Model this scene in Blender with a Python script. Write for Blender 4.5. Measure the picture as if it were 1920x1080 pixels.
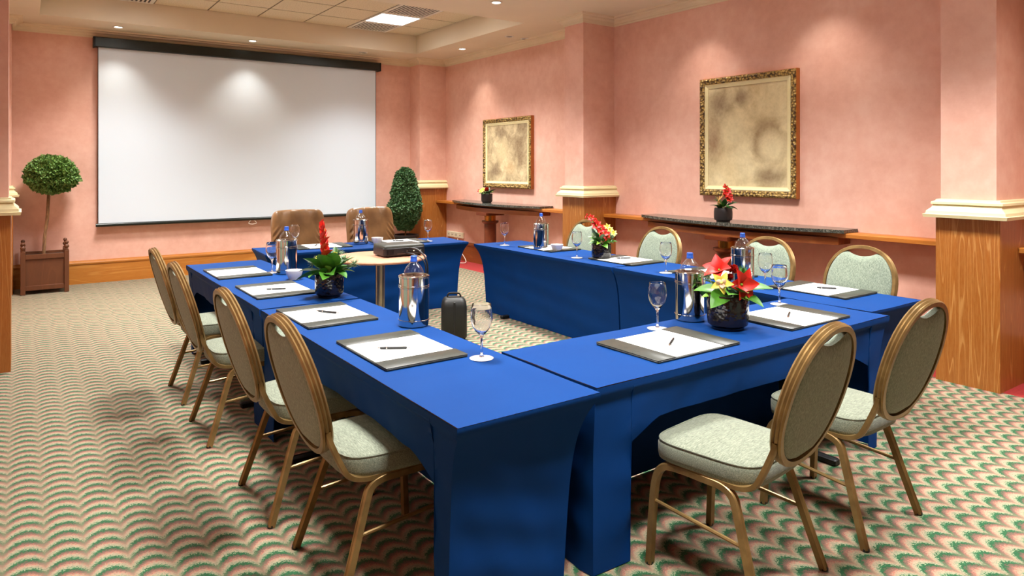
import bpy, math, random
from mathutils import Vector, Matrix, noise
R = math.radians
random.seed(7)
scene = bpy.context.scene
col = scene.collection
for o in list(bpy.data.objects):
    bpy.data.objects.remove(o)

# ------------------------------------------------------------------ camera
F_PX, HOR, YAW, CAMH = 1296.0, 312.4, 35.3, 1.6
cam = bpy.data.cameras.new('camera')
cam.sensor_width = 36.0
cam.lens = 36.0 * F_PX / 1920.0
cam.shift_y = -(540.0 - HOR) / 1920.0
cam.clip_end = 60
camo = bpy.data.objects.new('camera', cam)
col.objects.link(camo)
camo.location = (0, 0, CAMH)
camo.rotation_euler = (R(90), 0, R(-YAW))
scene.camera = camo

# ------------------------------------------------------------------ world, exposure
w = bpy.data.worlds.new('world')
scene.world = w
w.use_nodes = True
w.node_tree.nodes['Background'].inputs[0].default_value = (1.0, 0.9, 0.78, 1)
w.node_tree.nodes['Background'].inputs[1].default_value = 0.25
vs = scene.view_settings
vs.view_transform = 'Standard'
vs.look = 'None'
vs.gamma = 1.0
vs.use_curve_mapping = False
vs.exposure = -0.30
DOWN_W = 72.0            # watts of one recessed downlight
DOWN_COL = (1.0, 0.94, 0.84)
PANEL_E = 11.0            # emission of a fluorescent panel
PANEL_W = 92.0             # watts of one louvred panel
PANEL_COL = (1.0, 0.985, 0.965)

# ------------------------------------------------------------------ helpers
def srgb(r, g, b):
    def f(c):
        c /= 255.0
        return c / 12.92 if c <= 0.04045 else ((c + 0.055) / 1.055) ** 2.4
    return (f(r), f(g), f(b), 1.0)

class NT:
    """small helper around a material's node tree"""
    def __init__(s, name):
        s.m = bpy.data.materials.new(name)
        s.m.use_nodes = True
        s.t = s.m.node_tree
        s.b = s.t.nodes['Principled BSDF']
    def n(s, kind, **kw):
        x = s.t.nodes.new(kind)
        for k, v in kw.items():
            if k.startswith('i_'):
                x.inputs[int(k[2:])].default_value = v
            else:
                setattr(x, k, v)
        return x
    def l(s, a, b):
        s.t.links.new(a, b)
    def coords(s, scale=(1, 1, 1), rot=(0, 0, 0), loc=(0, 0, 0), out='Object'):
        c = s.n('ShaderNodeTexCoord')
        m = s.n('ShaderNodeMapping')
        m.inputs['Scale'].default_value = scale
        m.inputs['Rotation'].default_value = rot
        m.inputs['Location'].default_value = loc
        s.l(c.outputs[out], m.inputs['Vector'])
        return m.outputs['Vector']
    def noise(s, vec, scale, detail=2, rough=0.5, dist=0.0):
        x = s.n('ShaderNodeTexNoise')
        x.inputs['Scale'].default_value = scale
        x.inputs['Detail'].default_value = detail
        x.inputs['Roughness'].default_value = rough
        x.inputs['Distortion'].default_value = dist
        s.l(vec, x.inputs['Vector'])
        return x.outputs['Fac']
    def ramp(s, fac, stops, interp='LINEAR'):
        x = s.n('ShaderNodeValToRGB')
        r = x.color_ramp
        r.interpolation = interp
        while len(r.elements) < len(stops):
            r.elements.new(0.5)
        for e, (p, c) in zip(r.elements, stops):
            e.position = p
            e.color = c if len(c) == 4 else (*c, 1)
        s.l(fac, x.inputs[0])
        return x.outputs[0]
    def math(s, op, a, b=None, c=None):
        x = s.n('ShaderNodeMath', operation=op)
        for i, v in enumerate((a, b, c)):
            if v is None:
                continue
            if isinstance(v, (int, float)):
                x.inputs[i].default_value = v
            else:
                s.l(v, x.inputs[i])
        return x.outputs[0]
    def mix(s, fac, a, b, blend='MIX'):
        x = s.n('ShaderNodeMix', data_type='RGBA', blend_type=blend)
        for sock, v in ((x.inputs[0], fac), (x.inputs[6], a), (x.inputs[7], b)):
            if isinstance(v, (int, float, tuple)):
                sock.default_value = v
            else:
                s.l(v, sock)
        return x.outputs[2]
    def col(s, v):
        if isinstance(v, tuple):
            s.b.inputs['Base Color'].default_value = v
        else:
            s.l(v, s.b.inputs['Base Color'])
    def set(s, **kw):
        for k, v in kw.items():
            s.b.inputs[k.replace('_', ' ')].default_value = v
    def bump(s, h, strength=0.3, dist=0.01):
        x = s.n('ShaderNodeBump')
        x.inputs['Strength'].default_value = strength
        x.inputs['Distance'].default_value = dist
        s.l(h, x.inputs['Height'])
        s.l(x.outputs[0], s.b.inputs['Normal'])

def plain(name, c, rough=0.5, metal=0.0, var=0.0, scale=8, **kw):
    m = NT(name)
    if var:
        f = m.noise(m.coords(), scale, 3)
        m.col(m.ramp(f, [(0.3, tuple(x * (1 - var) for x in c[:3]) + (1,)), (0.7, tuple(min(1, x * (1 + var)) for x in c[:3]) + (1,))]))
    else:
        m.col(c)
    m.set(Roughness=rough, Metallic=metal, **kw)
    return m.m

# ------------------------------------------------------------------ materials
MAT = {}
def mk_wall():
    m = NT('pink_sponged_paint')
    v = m.coords()
    f1 = m.noise(v, 1.6, 5, 0.62)
    f2 = m.noise(v, 9.0, 4, 0.65)
    f = m.math('ADD', m.math('MULTIPLY', f1, 0.55), m.math('MULTIPLY', f2, 0.45))
    m.col(m.ramp(f, [(0.32, srgb(221, 166, 146)), (0.5, srgb(231, 180, 160)), (0.68, srgb(239, 195, 176))]))
    m.set(Roughness=0.75)
    m.bump(f2, 0.12, 0.006)
    return m.m
MAT['wall'] = mk_wall()
MAT['ceiling'] = plain('cream_ceiling_paint', srgb(226, 212, 186), 0.8, var=0.03, scale=2)
MAT['crown'] = plain('cream_plaster_moulding', srgb(228, 210, 178), 0.65, var=0.03, scale=3)
MAT['cap'] = plain('ivory_painted_cap', srgb(231, 219, 172), 0.45, var=0.04, scale=5)
def mk_tile():
    m = NT('mineral_fibre_tile')
    v = m.coords()
    f = m.noise(v, 60, 3, 0.7)
    m.col(m.ramp(f, [(0.35, srgb(206, 190, 158)), (0.55, srgb(228, 213, 182))]))
    m.set(Roughness=0.9)
    m.bump(f, 0.2, 0.004)
    return m.m
MAT['tile'] = mk_tile()
MAT['seam'] = plain('dark_ceiling_seam', srgb(120, 105, 80), 0.9, var=0.1)

def mk_wood(name, scale, dark, mid, pale, amount=0.75, rough=0.38, freq=16.0):
    m = NT(name)
    v = m.coords(scale)
    n1 = m.noise(v, 1.0, 1.5, 0.45, 0.25)
    rings = m.math('FRACT', m.math('MULTIPLY', n1, freq))
    line = m.ramp(rings, [(0.0, (0, 0, 0, 1)), (0.80, (0.08, 0.08, 0.08, 1)), (0.90, (1, 1, 1, 1)), (0.96, (1, 1, 1, 1)), (1.0, (0, 0, 0, 1))])
    v2 = m.coords(tuple(s * 9 for s in scale))
    n2 = m.noise(v2, 3.0, 3, 0.7)
    streak = m.ramp(n2, [(0.42, (0, 0, 0, 1)), (0.62, (1, 1, 1, 1))])
    base = m.mix(m.noise(v, 3.0, 3), dark, mid)
    msk = m.math('MULTIPLY', m.math('ADD', m.math('MULTIPLY', line, 0.7), m.math('MULTIPLY', streak, 0.28)), amount)
    m.col(m.mix(msk, base, pale))
    m.set(Roughness=rough)
    m.bump(n2, 0.06, 0.003)
    return m.m
MAT['wood'] = mk_wood('limed_pine_vertical', (8.5, 8.5, 0.45), srgb(138, 76, 24), srgb(172, 102, 38), srgb(208, 154, 88), 0.65, freq=16.0)
MAT['wood_h'] = mk_wood('honey_pine_horizontal', (0.35, 3.0, 5.5), srgb(168, 98, 32), srgb(192, 122, 46), srgb(222, 164, 84), 0.45, freq=9)
MAT['wood_y'] = mk_wood('honey_pine_along_wall', (3.0, 0.35, 5.5), srgb(170, 96, 32), srgb(192, 118, 44), srgb(222, 160, 84), 0.45, freq=9)
MAT['wood_dark'] = mk_wood('dark_mahogany', (3.0, 0.5, 4.0), srgb(82, 34, 16), srgb(110, 50, 24), srgb(136, 70, 36), 0.4, 0.3, freq=9)
MAT['wood_mid'] = mk_wood('red_brown_pine', (3.0, 0.5, 4.0), srgb(120, 60, 26), srgb(146, 78, 34), srgb(172, 104, 54), 0.4, 0.35, freq=9)
MAT['planter'] = mk_wood('red_brown_stained_wood', (3, 3, 0.6), srgb(84, 46, 24), srgb(104, 60, 32), srgb(122, 76, 44), 0.3, 0.5, freq=9)

def mk_carpet():
    m = NT('scallop_woven_carpet')
    c = m.n('ShaderNodeTexCoord')
    sep = m.n('ShaderNodeSeparateXYZ')
    m.l(c.outputs['Object'], sep.inputs[0])
    X, Y = sep.outputs[0], sep.outputs[1]
    wn = m.n('ShaderNodeTexWhiteNoise', noise_dimensions='2D')
    sn = m.n('ShaderNodeVectorMath', operation='SNAP')
    sn.inputs[1].default_value = (0.0045, 0.0045, 1)
    m.l(c.outputs['Object'], sn.inputs[0])
    m.l(sn.outputs[0], wn.inputs['Vector'])
    dith = m.math('MULTIPLY', m.math('SUBTRACT', wn.outputs['Value'], 0.5), 0.02)
    wob = m.math('MULTIPLY', m.math('SUBTRACT', m.noise(c.outputs['Object'], 2.2, 2), 0.5), 0.025)
    xs = m.math('ADD', m.math('ADD', m.math('DIVIDE', X, 0.14), 0.46), m.math('MULTIPLY', wob, 1.5))
    xn = m.math('MULTIPLY', m.math('SUBTRACT', m.math('FRACT', xs), 0.5), 2.0)
    bul = m.math('MULTIPLY', m.math('POWER', m.math('ABSOLUTE', xn), 2.1), 0.062)
    ph = m.math('DIVIDE', m.math('ADD', m.math('ADD', m.math('ADD', Y, bul), dith), wob), 0.0885)
    t = m.math('FRACT', ph)
    cr = m.ramp(t, [(0.0, srgb(136, 142, 118)), (0.10, srgb(154, 144, 122)), (0.26, srgb(166, 144, 122)), (0.36, srgb(164, 110, 98)),
                    (0.44, srgb(130, 102, 92)), (0.64, srgb(104, 92, 82)), (0.68, srgb(58, 94, 72)), (0.90, srgb(50, 104, 76)),
                    (0.93, srgb(130, 144, 116)), (1.0, srgb(138, 146, 120))])
    cusp = m.math('MULTIPLY', m.ramp(m.math('ABSOLUTE', xn), [(0.55, (0, 0, 0, 1)), (1.0, (1, 1, 1, 1))]), 0.55)
    cr = m.mix(cusp, cr, srgb(138, 126, 106))
    dk = m.n('ShaderNodeBrightContrast')
    m.l(cr, dk.inputs[0])
    dk.inputs[1].default_value = -0.05
    cr = dk.outputs[0]
    wn2 = m.n('ShaderNodeTexWhiteNoise', noise_dimensions='2D')
    m.l(sn.outputs[0], wn2.inputs['Vector'])
    br = m.math('ADD', m.math('MULTIPLY', wn2.outputs['Value'], 0.3), 0.85)
    comb = m.n('ShaderNodeCombineXYZ')
    for i in range(3):
        m.l(br, comb.inputs[i])
    m.col(m.mix(1.0, cr, comb.outputs[0], 'MULTIPLY'))
    m.set(Roughness=0.95)
    m.b.inputs['Sheen Weight'].default_value = 0.15
    m.bump(m.math('ADD', t, m.math('MULTIPLY', wn2.outputs['Value'], 0.3)), 0.35, 0.004)
    return m.m
MAT['carpet'] = mk_carpet()
MAT['red_carpet'] = plain('red_carpet', srgb(150, 38, 36), 0.95, var=0.15, scale=60)

def mk_blue():
    m = NT('royal_blue_stretch_fabric')
    v = m.coords()
    f = m.noise(v, 700, 2)
    f2 = m.noise(v, 3.0, 3)
    m.col(m.mix(f2, srgb(0, 46, 103), srgb(1, 54, 114)))
    m.set(Roughness=0.7)
    m.b.inputs['Specular IOR Level'].default_value = 0.12
    m.b.inputs['Sheen Weight'].default_value = 0.0
    m.b.inputs['Sheen Tint'].default_value = srgb(90, 140, 230)
    m.bump(m.math('ADD', m.math('MULTIPLY', f2, 4.0), f), 0.08, 0.003)
    return m.m
MAT['blue'] = mk_blue()

def mk_fabric(name, lo, mid, hi, sc):
    m = NT(name)
    f = m.noise(m.coords(sc), 1.0, 4, 0.75)
    m.col(m.ramp(f, [(0.33, lo), (0.5, mid), (0.66, hi)]))
    m.set(Roughness=0.85)
    m.b.inputs['Sheen Weight'].default_value = 0.2
    m.bump(f, 0.3, 0.002)
    return m.m
MAT['seat_fab'] = mk_fabric('sage_slub_fabric', srgb(78, 82, 68), srgb(106, 112, 94), srgb(134, 139, 119), (40, 260, 260))
MAT['back_fab'] = mk_fabric('sage_slub_fabric_upright', srgb(84, 96, 82), srgb(116, 128, 110), srgb(150, 160, 140), (260, 260, 40))
def mk_bronze():
    m = NT('bronze_gold_lacquered_metal')
    f = m.noise(m.coords((1, 1, 1)), 14, 3)
    m.col(m.ramp(f, [(0.35, srgb(124, 98, 58)), (0.65, srgb(148, 120, 74))]))
    m.set(Roughness=0.36, Metallic=0.5)
    return m.m
MAT['bronze'] = mk_bronze()
MAT['steel'] = plain('polished_stainless_steel', srgb(205, 200, 194), 0.09, 1.0, var=0.02)
MAT['brushed'] = plain('brushed_steel', srgb(172, 158, 138), 0.3, 1.0, var=0.05)
MAT['brass'] = plain('brass', srgb(190, 130, 60), 0.25, 1.0, var=0.05)
def mk_glass(name, tint, rough=0.0, ior=1.45):
    m = NT(name)
    m.col(tint)
    m.set(Roughness=rough, IOR=ior)
    m.b.inputs['Transmission Weight'].default_value = 1.0
    return m.m
MAT['glass'] = mk_glass('clear_crystal', (1, 1, 1, 1))
MAT['foot_glint'] = plain('glint_white_glass_foot', srgb(236, 236, 240), 0.12, var=0.01, Transmission_Weight=0.45)  # white colour stands in for light caught in the clear foot
def mk_pet():
    m = NT('thin_clear_bottle_plastic')
    tr = m.n('ShaderNodeBsdfTransparent')
    tr.inputs[0].default_value = (0.92, 0.945, 0.965, 1)
    gl_ = m.n('ShaderNodeBsdfGlossy')
    gl_.inputs['Roughness'].default_value = 0.05
    lw = m.n('ShaderNodeLayerWeight')
    lw.inputs[0].default_value = 0.5
    k = m.math('ADD', m.math('MULTIPLY', m.math('POWER', lw.outputs['Facing'], 2.5), 0.65), 0.06)
    bp = m.n('ShaderNodeBump')
    bp.inputs['Strength'].default_value = 0.6
    bp.inputs['Distance'].default_value = 0.01
    m.l(m.noise(m.coords(), 28, 2), bp.inputs['Height'])
    m.l(bp.outputs[0], gl_.inputs['Normal'])
    mx = m.n('ShaderNodeMixShader')
    m.l(k, mx.inputs[0])
    m.l(tr.outputs[0], mx.inputs[1])
    m.l(gl_.outputs[0], mx.inputs[2])
    outn = [n for n in m.t.nodes if n.type == 'OUTPUT_MATERIAL'][0]
    m.l(mx.outputs[0], outn.inputs[0])
    m.t.nodes.remove(m.b)
    return m.m
MAT['pet'] = mk_pet()
MAT['capblue'] = plain('blue_cap_plastic', srgb(28, 78, 170), 0.4, var=0.05)
MAT['leather'] = plain('dark_grey_green_leather', srgb(48, 50, 43), 0.42, var=0.12, scale=90)
MAT['paper'] = plain('white_paper', srgb(238, 238, 234), 0.7, var=0.01)
MAT['black'] = plain('black_plastic', srgb(22, 22, 22), 0.4, var=0.1)
MAT['blackmetal'] = plain('black_powder_coat', srgb(18, 18, 20), 0.45, 0.3, var=0.1)
MAT['chrome'] = plain('chrome', srgb(220, 220, 220), 0.12, 1.0, var=0.02)
MAT['darkgreen_case'] = plain('black_green_shell', srgb(17, 19, 17), 0.5, var=0.12)
MAT['screen'] = plain('matte_white_screen', srgb(214, 226, 236), 0.8, var=0.006, scale=1)
MAT['screen_case'] = plain('dark_green_black_metal', srgb(26, 32, 28), 0.3, 0.2, var=0.1)
def mk_tan():
    m = NT('tan_brown_leather')
    v = m.coords()
    f = m.noise(v, 6, 4)
    g = m.noise(v, 140, 2)
    m.col(m.ramp(f, [(0.3, srgb(106, 74, 42)), (0.7, srgb(138, 100, 60))]))
    m.set(Roughness=0.36)
    m.bump(g, 0.1, 0.003)
    return m.m
MAT['tan'] = mk_tan()
def mk_granite():
    m = NT('speckled_dark_granite')
    v = m.coords()
    a = m.noise(v, 55, 4, 0.75)
    m.col(m.ramp(a, [(0.36, srgb(34, 36, 34)), (0.52, srgb(72, 74, 66)), (0.66, srgb(128, 124, 112))]))
    m.set(Roughness=0.18)
    return m.m
MAT['granite'] = mk_granite()
MAT['peach'] = plain('peach_laminate', srgb(208, 146, 116), 0.35, var=0.03)
MAT['porcelain'] = plain('white_porcelain', srgb(226, 222, 220), 0.22, var=0.02)
MAT['socket'] = plain('cream_socket_plastic', srgb(222, 210, 178), 0.4, var=0.03)
MAT['white_cable'] = plain('white_cable', srgb(226, 214, 198), 0.5, var=0.02)
def mk_potglass():
    m = NT('black_pressed_glass')
    v = m.coords()
    x = m.n('ShaderNodeTexVoronoi')
    x.inputs['Scale'].default_value = 62
    m.l(v, x.inputs['Vector'])
    m.col(m.ramp(x.outputs['Distance'], [(0.1, srgb(18, 13, 12)), (0.7, srgb(30, 23, 21))]))
    m.set(Roughness=0.1)
    m.bump(x.outputs['Distance'], 0.35, 0.004)
    return m.m
MAT['potglass'] = mk_potglass()
MAT['potplain'] = plain('matt_black_ceramic', srgb(34, 28, 28), 0.45, var=0.1)
MAT['soil'] = plain('dark_potting_soil', srgb(52, 36, 24), 0.95, var=0.3, scale=50)
def mk_leafmat(name, a, b, rough=0.42, sc=24):
    m = NT(name)
    oi = m.n('ShaderNodeObjectInfo')
    f = m.noise(m.coords(), sc, 3)
    k = m.math('ADD', m.math('MULTIPLY', f, 0.7), m.math('MULTIPLY', oi.outputs['Random'], 0.3))
    m.col(m.ramp(k, [(0.25, a), (0.75, b)]))
    m.set(Roughness=rough)
    return m.m
MAT['leaf'] = mk_leafmat('glossy_green_leaf', srgb(36, 88, 20), srgb(84, 138, 36))
MAT['leaf_dark'] = mk_leafmat('dark_green_leaf', srgb(28, 62, 24), srgb(58, 100, 44))
MAT['leaf_lime'] = mk_leafmat('lime_green_leaf', srgb(96, 146, 40), srgb(150, 186, 62))
MAT['leaf_grey'] = mk_leafmat('grey_green_leaf', srgb(98, 122, 92), srgb(138, 158, 120))
MAT['box_leaf'] = mk_leafmat('boxwood_leaf', srgb(44, 90, 26), srgb(168, 202, 106), 0.5, 60)
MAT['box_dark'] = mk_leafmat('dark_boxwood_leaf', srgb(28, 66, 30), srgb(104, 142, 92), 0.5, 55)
MAT['red'] = mk_leafmat('red_petal', srgb(176, 14, 6), srgb(220, 36, 12), 0.5)
MAT['rose'] = mk_leafmat('rose_petal', srgb(178, 34, 26), srgb(216, 66, 46), 0.55)
MAT['yellow'] = mk_leafmat('yellow_petal', srgb(224, 196, 62), srgb(242, 224, 110), 0.5)
MAT['pinkpetal'] = mk_leafmat('pale_pink_petal', srgb(232, 180, 150), srgb(244, 206, 180), 0.5)
MAT['tanbract'] = mk_leafmat('tan_bract', srgb(176, 122, 62), srgb(206, 156, 88), 0.5)
MAT['thistle'] = mk_leafmat('blue_grey_thistle', srgb(86, 104, 110), srgb(128, 146, 140), 0.6)
def mk_trunk():
    m = NT('rough_bark')
    f = m.noise(m.coords((30, 30, 8)), 1, 4, 0.7)
    m.col(m.ramp(f, [(0.35, srgb(92, 62, 38)), (0.65, srgb(158, 120, 80))]))
    m.set(Roughness=0.9)
    m.bump(f, 0.6, 0.006)
    return m.m
MAT['bark'] = mk_trunk()
def mk_gilt():
    m = NT('carved_gilt_wood')
    x = m.n('ShaderNodeTexVoronoi')
    x.inputs['Scale'].default_value = 42
    m.l(m.coords(), x.inputs['Vector'])
    m.col(m.ramp(x.outputs['Distance'], [(0.15, srgb(206, 172, 96)), (0.75, srgb(74, 50, 22))]))
    m.set(Roughness=0.42, Metallic=0.25)
    m.bump(x.outputs['Distance'], 1.0, 0.012)
    return m.m
MAT['gilt'] = mk_gilt()
MAT['liner'] = plain('cream_picture_liner', srgb(234, 220, 168), 0.5, var=0.03)
MAT['frame_side'] = plain('orange_stained_frame_side', srgb(170, 98, 32), 0.4, var=0.1)

def mk_paint(name, blobs, base_lo, base_hi, nscale):
    m = NT(name)
    v = m.coords()
    f = m.noise(v, nscale, 6, 0.62, 0.6)
    c = m.ramp(f, [(0.32, base_lo), (0.66, base_hi)])
    for (cy, cz, ry, rz, colr, soft, amt) in blobs:
        mp = m.n('ShaderNodeMapping', vector_type='POINT')
        mp.inputs['Location'].default_value = (0, -cy / ry, -cz / rz)
        mp.inputs['Scale'].default_value = (0, 1 / ry, 1 / rz)
        m.l(v, mp.inputs['Vector'])
        ln = m.n('ShaderNodeVectorMath', operation='LENGTH')
        m.l(mp.outputs[0], ln.inputs[0])
        d = m.math('ADD', ln.outputs['Value'], m.math('MULTIPLY', m.math('SUBTRACT', f, 0.5), 0.8))
        k = m.math('MULTIPLY', m.ramp(d, [(max(0, 1 - soft), (1, 1, 1, 1)), (1.0, (0, 0, 0, 1))]), amt)
        c = m.mix(k, c, colr)
    fine = m.noise(v, nscale * 6, 5, 0.7)
    c = m.mix(0.16, c, m.ramp(fine, [(0.35, srgb(92, 72, 50)), (0.6, srgb(222, 208, 170))]))
    m.col(c)
    m.set(Roughness=0.55)
    return m.m

def emis(name, colr, strength):
    m = NT(name)
    m.col((*colr, 1))
    m.b.inputs['Emission Color'].default_value = (*colr, 1)
    m.b.inputs['Emission Strength'].default_value = strength
    return m.m
MAT['bulb'] = emis('lit_downlight_lens', DOWN_COL, 22.0)
MAT['panel'] = emis('lit_fluorescent_diffuser', PANEL_COL, PANEL_E)
MAT['white_metal'] = plain('white_enamel', srgb(232, 228, 218), 0.35, var=0.02)

# ------------------------------------------------------------------ mesh building
class MB:
    def __init__(s):
        s.v, s.f = [], []
    def add(s, vs, fs):
        o = len(s.v)
        s.v += [tuple(p) for p in vs]
        s.f += [tuple(i + o for i in f) for f in fs]
        return s
    def box(s, x0, x1, y0, y1, z0, z1):
        v = [(x0, y0, z0), (x1, y0, z0), (x1, y1, z0), (x0, y1, z0), (x0, y0, z1), (x1, y0, z1), (x1, y1, z1), (x0, y1, z1)]
        return s.add(v, [(0, 3, 2, 1), (4, 5, 6, 7), (0, 1, 5, 4), (1, 2, 6, 5), (2, 3, 7, 6), (3, 0, 4, 7)])
    def rbox(s, x0, x1, y0, y1, z0, z1, b=0.005):
        """box with chamfered vertical and horizontal edges"""
        v, f = [], []
        for z, k in ((z0, b), (z0 + b, 0), (z1 - b, 0), (z1, b)):
            v += [(x0 + k + b, y0 + k, z), (x1 - k - b, y0 + k, z), (x1 - k, y0 + k + b, z), (x1 - k, y1 - k - b, z),
                  (x1 - k - b, y1 - k, z), (x0 + k + b, y1 - k, z), (x0 + k, y1 - k - b, z), (x0 + k, y0 + k + b, z)]
        for j in range(3):
            for i in range(8):
                f.append((j * 8 + i, j * 8 + (i + 1) % 8, (j + 1) * 8 + (i + 1) % 8, (j + 1) * 8 + i))
        f.append(tuple(range(7, -1, -1)))
        f.append(tuple(range(24, 32)))
        return s.add(v, f)
    def prism(s, pts, z0, z1):
        n = len(pts)
        v = [(x, y, z0) for x, y in pts] + [(x, y, z1) for x, y in pts]
        f = [(i, (i + 1) % n, n + (i + 1) % n, n + i) for i in range(n)]
        f += [tuple(range(n - 1, -1, -1)), tuple(range(n, 2 * n))]
        return s.add(v, f)
    def lathe(s, prof, n=24, c=(0, 0, 0), sx=1.0, sy=1.0, close=False):
        v, f = [], []
        m = len(prof)
        for i in range(n):
            a = 2 * math.pi * i / n
            for r, z in prof:
                v.append((c[0] + r * math.cos(a) * sx, c[1] + r * math.sin(a) * sy, c[2] + z))
        for i in range(n):
            k = (i + 1) % n
            for j in range(m - 1 if not close else m):
                j2 = (j + 1) % m
                f.append((i * m + j, k * m + j, k * m + j2, i * m + j2))
        if not close:
            if prof[0][0] > 1e-6:
                f.append(tuple(i * m for i in range(n - 1, -1, -1)))
            if prof[-1][0] > 1e-6:
                f.append(tuple(i * m + m - 1 for i in range(n)))
        return s.add(v, f)
    def sweep(s, path, prof, ref, closed=False, scales=None):
        """sweep the 2-D profile (along ref, across) down a path"""
        P = [Vector(p) for p in path]
        n, m = len(P), len(prof)
        ref = Vector(ref)
        v, f = [], []
        for i, p in enumerate(P):
            a = P[(i - 1) % n] if (closed or i > 0) else p
            b = P[(i + 1) % n] if (closed or i < n - 1) else p
            t = (b - a).normalized()
            nn = (ref - ref.dot(t) * t)
            if nn.length < 1e-5:
                nn = Vector((1, 0, 0)) - t.x * t
            nn.normalize()
            bb = t.cross(nn)
            k = scales[i] if scales else 1.0
            for u, w_ in prof:
                v.append(p + nn * u * k + bb * w_ * k)
        for i in range(n if closed else n - 1):
            i2 = (i + 1) % n
            for j in range(m):
                j2 = (j + 1) % m
                f.append((i * m + j, i * m + j2, i2 * m + j2, i2 * m + j))
        if not closed:
            f.append(tuple(range(m - 1, -1, -1)))
            f.append(tuple(range((n - 1) * m, n * m)))
        return s.add(v, f)
    def tube(s, path, r, n=8, ref=(0.13, 0.27, 0.95), closed=False, scales=None):
        prof = [(r * math.cos(2 * math.pi * i / n), r * math.sin(2 * math.pi * i / n)) for i in range(n)]
        return s.sweep(path, prof, ref, closed, scales)
    def grid(s, fn, nu, nv):
        v = [fn(i / nu, j / nv) for i in range(nu + 1) for j in range(nv + 1)]
        f = [(i * (nv + 1) + j, (i + 1) * (nv + 1) + j, (i + 1) * (nv + 1) + j + 1, i * (nv + 1) + j + 1) for i in range(nu) for j in range(nv)]
        return s.add(v, f)
    def mesh(s, name, mat, sharp=38):
        me = bpy.data.meshes.new(name)
        me.from_pydata(s.v, [], s.f)
        me.materials.append(MAT[mat] if isinstance(mat, str) else mat)
        if sharp:
            me.polygons.foreach_set('use_smooth', [True] * len(me.polygons))
            me.set_sharp_from_angle(angle=R(sharp))
        me.update()
        return me
    def build(s, name, mat, parent=None, loc=(0, 0, 0), rot=(0, 0, 0), sharp=38):
        return place(s.mesh(name, mat, sharp), name, parent, loc, rot)

def place(me, name, parent=None, loc=(0, 0, 0), rot=(0, 0, 0), scale=None):
    o = bpy.data.objects.new(name, me)
    col.objects.link(o)
    o.parent = parent
    o.location = loc
    o.rotation_euler = rot
    if scale:
        o.scale = scale
    return o
def tag(o, label, cat, group=None, kind=None):
    o['label'] = label
    if cat:
        o['category'] = cat
    if group:
        o['group'] = group
    if kind:
        o['kind'] = kind
    return o
def thing(name, label, cat, loc=(0, 0, 0), rz=0.0, group=None):
    o = bpy.data.objects.new(name, None)
    o.empty_display_size = 0.05
    col.objects.link(o)
    o.location = loc
    o.rotation_euler = (0, 0, rz)
    return tag(o, label, cat, group)
def dup(root, loc, rz, label, parent=None):
    c = root.copy()
    col.objects.link(c)
    c.location = loc
    c.rotation_euler = (0, 0, rz)
    c['label'] = label
    def rec(a, b):
        for ch in list(a.children):
            d = ch.copy()
            col.objects.link(d)
            d.parent = b
            rec(ch, d)
    rec(root, c)
    return c
def struct(o, label, cat):
    return tag(o, label, cat, kind='structure')
def smooth_path(pts, n=6):
    """Catmull-Rom through the points"""
    P = [Vector(p) for p in pts]
    out = []
    for i in range(len(P) - 1):
        p0, p1, p2, p3 = P[max(i - 1, 0)], P[i], P[i + 1], P[min(i + 2, len(P) - 1)]
        for k in range(n):
            t = k / n
            out.append(0.5 * ((2 * p1) + (p2 - p0) * t + (2 * p0 - 5 * p1 + 4 * p2 - p3) * t * t + (3 * p1 - p0 - 3 * p2 + p3) * t ** 3))
    out.append(P[-1])
    return out

# ------------------------------------------------------------------ the room
XL, XR, YF, YB = -0.65, 6.15, -2.6, 11.10
ZS, ZT, ZC = 3.48, 3.777, 3.375        # soffit, tile ceiling, crown bottom
XC = 5.615                            # front of the right-hand plinths and edge of the carpet
TX0, TX1, TY0, TY1 = 0.17, 5.36, 7.30, 10.33

struct(MB().box(XL, XC + 0.04, YF, YB, -0.05, 0.0).build('floor', 'carpet'), 'green pink and beige scallop patterned carpet', 'carpet')
struct(MB().box(XC + 0.04, XR, YF, YB, -0.05, 0.0).build('trim_1', 'red_carpet'), 'plain red carpet border along the wall under the shelves', 'carpet border')
struct(MB().box(XL - 0.1, XR + 0.1, YB, YB + 0.1, -0.05, 4.0).build('wall_back', 'wall'), 'pink sponge painted wall behind the projection screen', 'wall')
struct(MB().box(XR, XR + 0.1, YF, YB, -0.05, 4.0).build('wall_right', 'wall'), 'pink sponge painted wall with the two framed pictures', 'wall')
struct(MB().box(XL - 0.1, XL, YF, YB, -0.05, 4.0).build('wall_left', 'wall'), 'pink painted wall behind the left pillar', 'wall')
struct(MB().box(XL - 0.1, XR + 0.1, YF - 0.1, YF, -0.05, 4.0).build('wall_front', 'wall'), 'pink painted wall behind the viewer', 'wall')

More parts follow.
